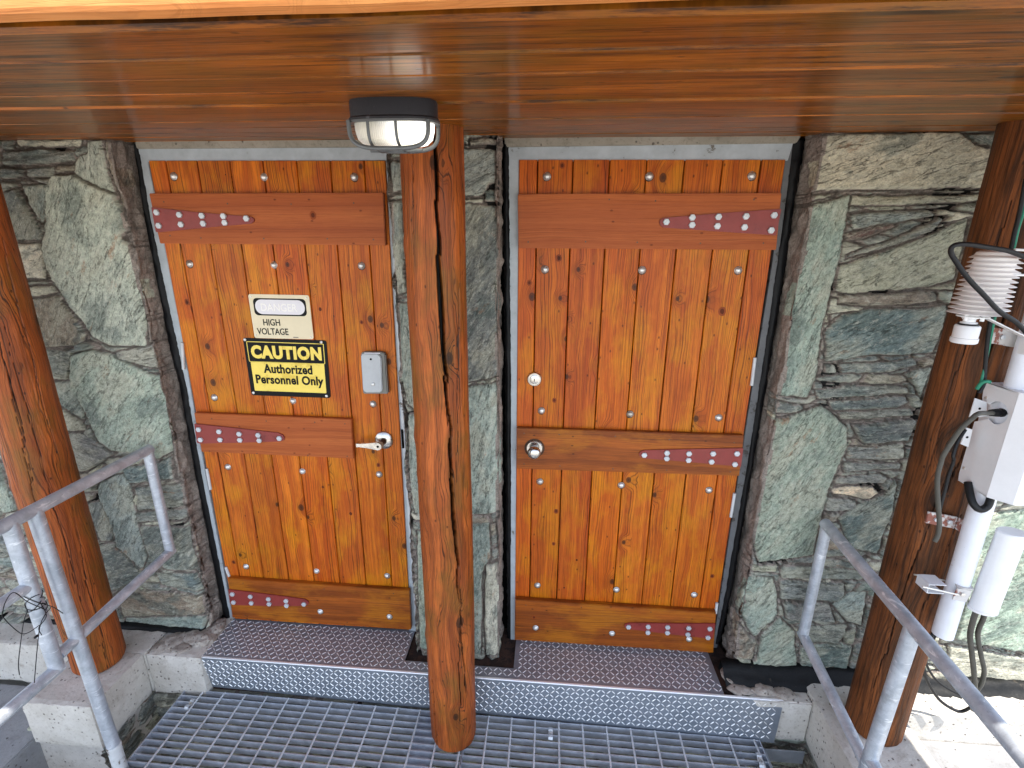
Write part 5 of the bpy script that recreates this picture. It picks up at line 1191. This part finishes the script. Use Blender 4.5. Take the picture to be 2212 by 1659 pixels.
# ------------------------------------------------------------------ cables
def cable(pts, r, mat, label, seg=14, group=None):
    mb = MB(); tube(mb, spline(pts, 8), r, seg); o = mb.build('cable', M[mat], smooth=True); return tag(o, label, 'cable', group)
def k3(x, y, d): return at(*K3(x, y), 1, d)
def k4(x, y, d): return at(*K4(x, y), 1, d)
cable([k3(960, 380, -.56), k3(883, 350, -.57), k3(780, 312, -.575), k3(640, 287, -.58), k3(500, 268, -.585), k3(425, 278, -.585), k3(405, 320, -.58), k3(440, 385, -.58), k3(520, 495, -.58), k3(620, 600, -.58), k3(720, 705, -.575), k3(820, 770, -.57), k3(883, 830, -.565), k3(960, 930, -.56)], .0056, 'rubber', 'thick black cable arching over the white sensor shield')
gl = Vector((cxb, hc_y, hc_z))
mb = MB(); gs = k3(755, 1375, yb0-.07)
gp_ = [Vector((cxb+.028, hc_y+.0, hc_z+.002)), Vector((cxb+.004, hc_y, hc_z)), Vector((cxb-.02, hc_y, hc_z-.001))]
lathe(mb, gp_[0], (gp_[2]-gp_[0]), [(.0115, 0), (.0125, .004), (.0125, .010), (.0108, .011), (.0122, .014), (.0122, .020), (.0102, .021), (.0116, .026), (.0108, .034), (.0095, .046)], 20)
gco = mb.build('cable_gland', M['rubber'], hb, auto=.5)
cable([gp_[2]+Vector((.01, 0, 0)), k3(590, 1375, -.55), k3(540, 1410, -.55), k3(470, 1475, -.545), k3(410, 1560, -.54), k3(355, 1650, -.535), k4(310, 30, -.53), k4(290, 110, -.53), k4(288, 200, -.53), k4(294, 300, -.53), k4(300, 400, -.53), k4(292, 460, -.53), k4(272, 500, -.53)], .0062, 'cable_grey', 'faded grey cable from the box gland down to a loose end over the rusty bracket')
cable([k3(500, 1480, -.44), k3(450, 1560, -.45), k3(420, 1650, -.46), k4(385, 20, -.46), k4(355, 110, -.46), k4(330, 210, -.465), k4(300, 320, -.47)], .0045, 'rubber', 'thinner dark cable behind the faded one on the right log post')
cable([k4(470, 150, -.46), k4(480, 210, -.48), k4(500, 275, -.50), k4(540, 310, -.51), k4(585, 292, -.51), k4(606, 235, -.50), k4(612, 180, -.48)], .0098, 'rubber', 'thick black cable loop hanging under the white equipment box')
cable([k4(525, 900, -.50), k4(500, 970, -.49), k4(482, 1060, -.46), k4(492, 1160, -.44), k4(505, 1280, -.42), k4(512, 1400, -.40), k4(500, 1500, -.36)], .0078, 'cable_grey', 'left of two cables hanging below the white antenna', group='cables below the antenna')
cable([k4(580, 900, -.50), k4(560, 960, -.49), k4(528, 1050, -.46), k4(548, 1180, -.44), k4(566, 1270, -.42), k4(550, 1345, -.41), k4(520, 1390, -.40), k4(495, 1440, -.38)], .0070, 'cable_grey', 'right of two cables hanging below the white antenna', group='cables below the antenna')
cable([k4(262, 1050, -.42), k4(225, 1120, -.38), k4(205, 1200, -.34), k4(215, 1290, -.31), k4(250, 1370, -.29), k4(310, 1450, -.28), k4(400, 1505, -.29), k4(460, 1500, -.30), k4(540, 1440, -.33)], .0056, 'rubber', 'black cable looping low over the sunlit ledge behind the right handrail')
cable([k4(275, 1060, -.41), k4(238, 1140, -.37), k4(222, 1220, -.33), k4(262, 1300, -.31), k4(320, 1355, -.31), k4(400, 1400, -.32), k4(480, 1430, -.33)], .0042, 'rubber', 'thinner black cable looping above the low cable behind the right handrail')
cable([k3(910, -160, -.42), k3(883, 40, -.425), k3(845, 170, -.43), k3(815, 300, -.435), k3(740, 560, -.44), k3(690, 760, -.445), k3(655, 930, -.45), k3(625, 1080, -.45), k3(600, 1170, -.455), k3(572, 1215, -.46)], .0034, 'green', 'thin green wire running down the right log post')
cable([k3(895, -160, -.42), k3(855, 60, -.425), k3(820, 200, -.43), k3(790, 330, -.435), k3(720, 560, -.44), k3(662, 780, -.445), k3(640, 950, -.45), k3(628, 1080, -.45), k3(620, 1180, -.455), k3(590, 1240, -.46)], .0050, 'rubber', 'black wire running beside the green wire on the right log post')
cable([k3(660, 1168, -.47), k3(630, 1165, -.47), k3(600, 1180, -.465), k3(575, 1215, -.46)], .0048, 'green', 'short green wire loop above the white equipment box')
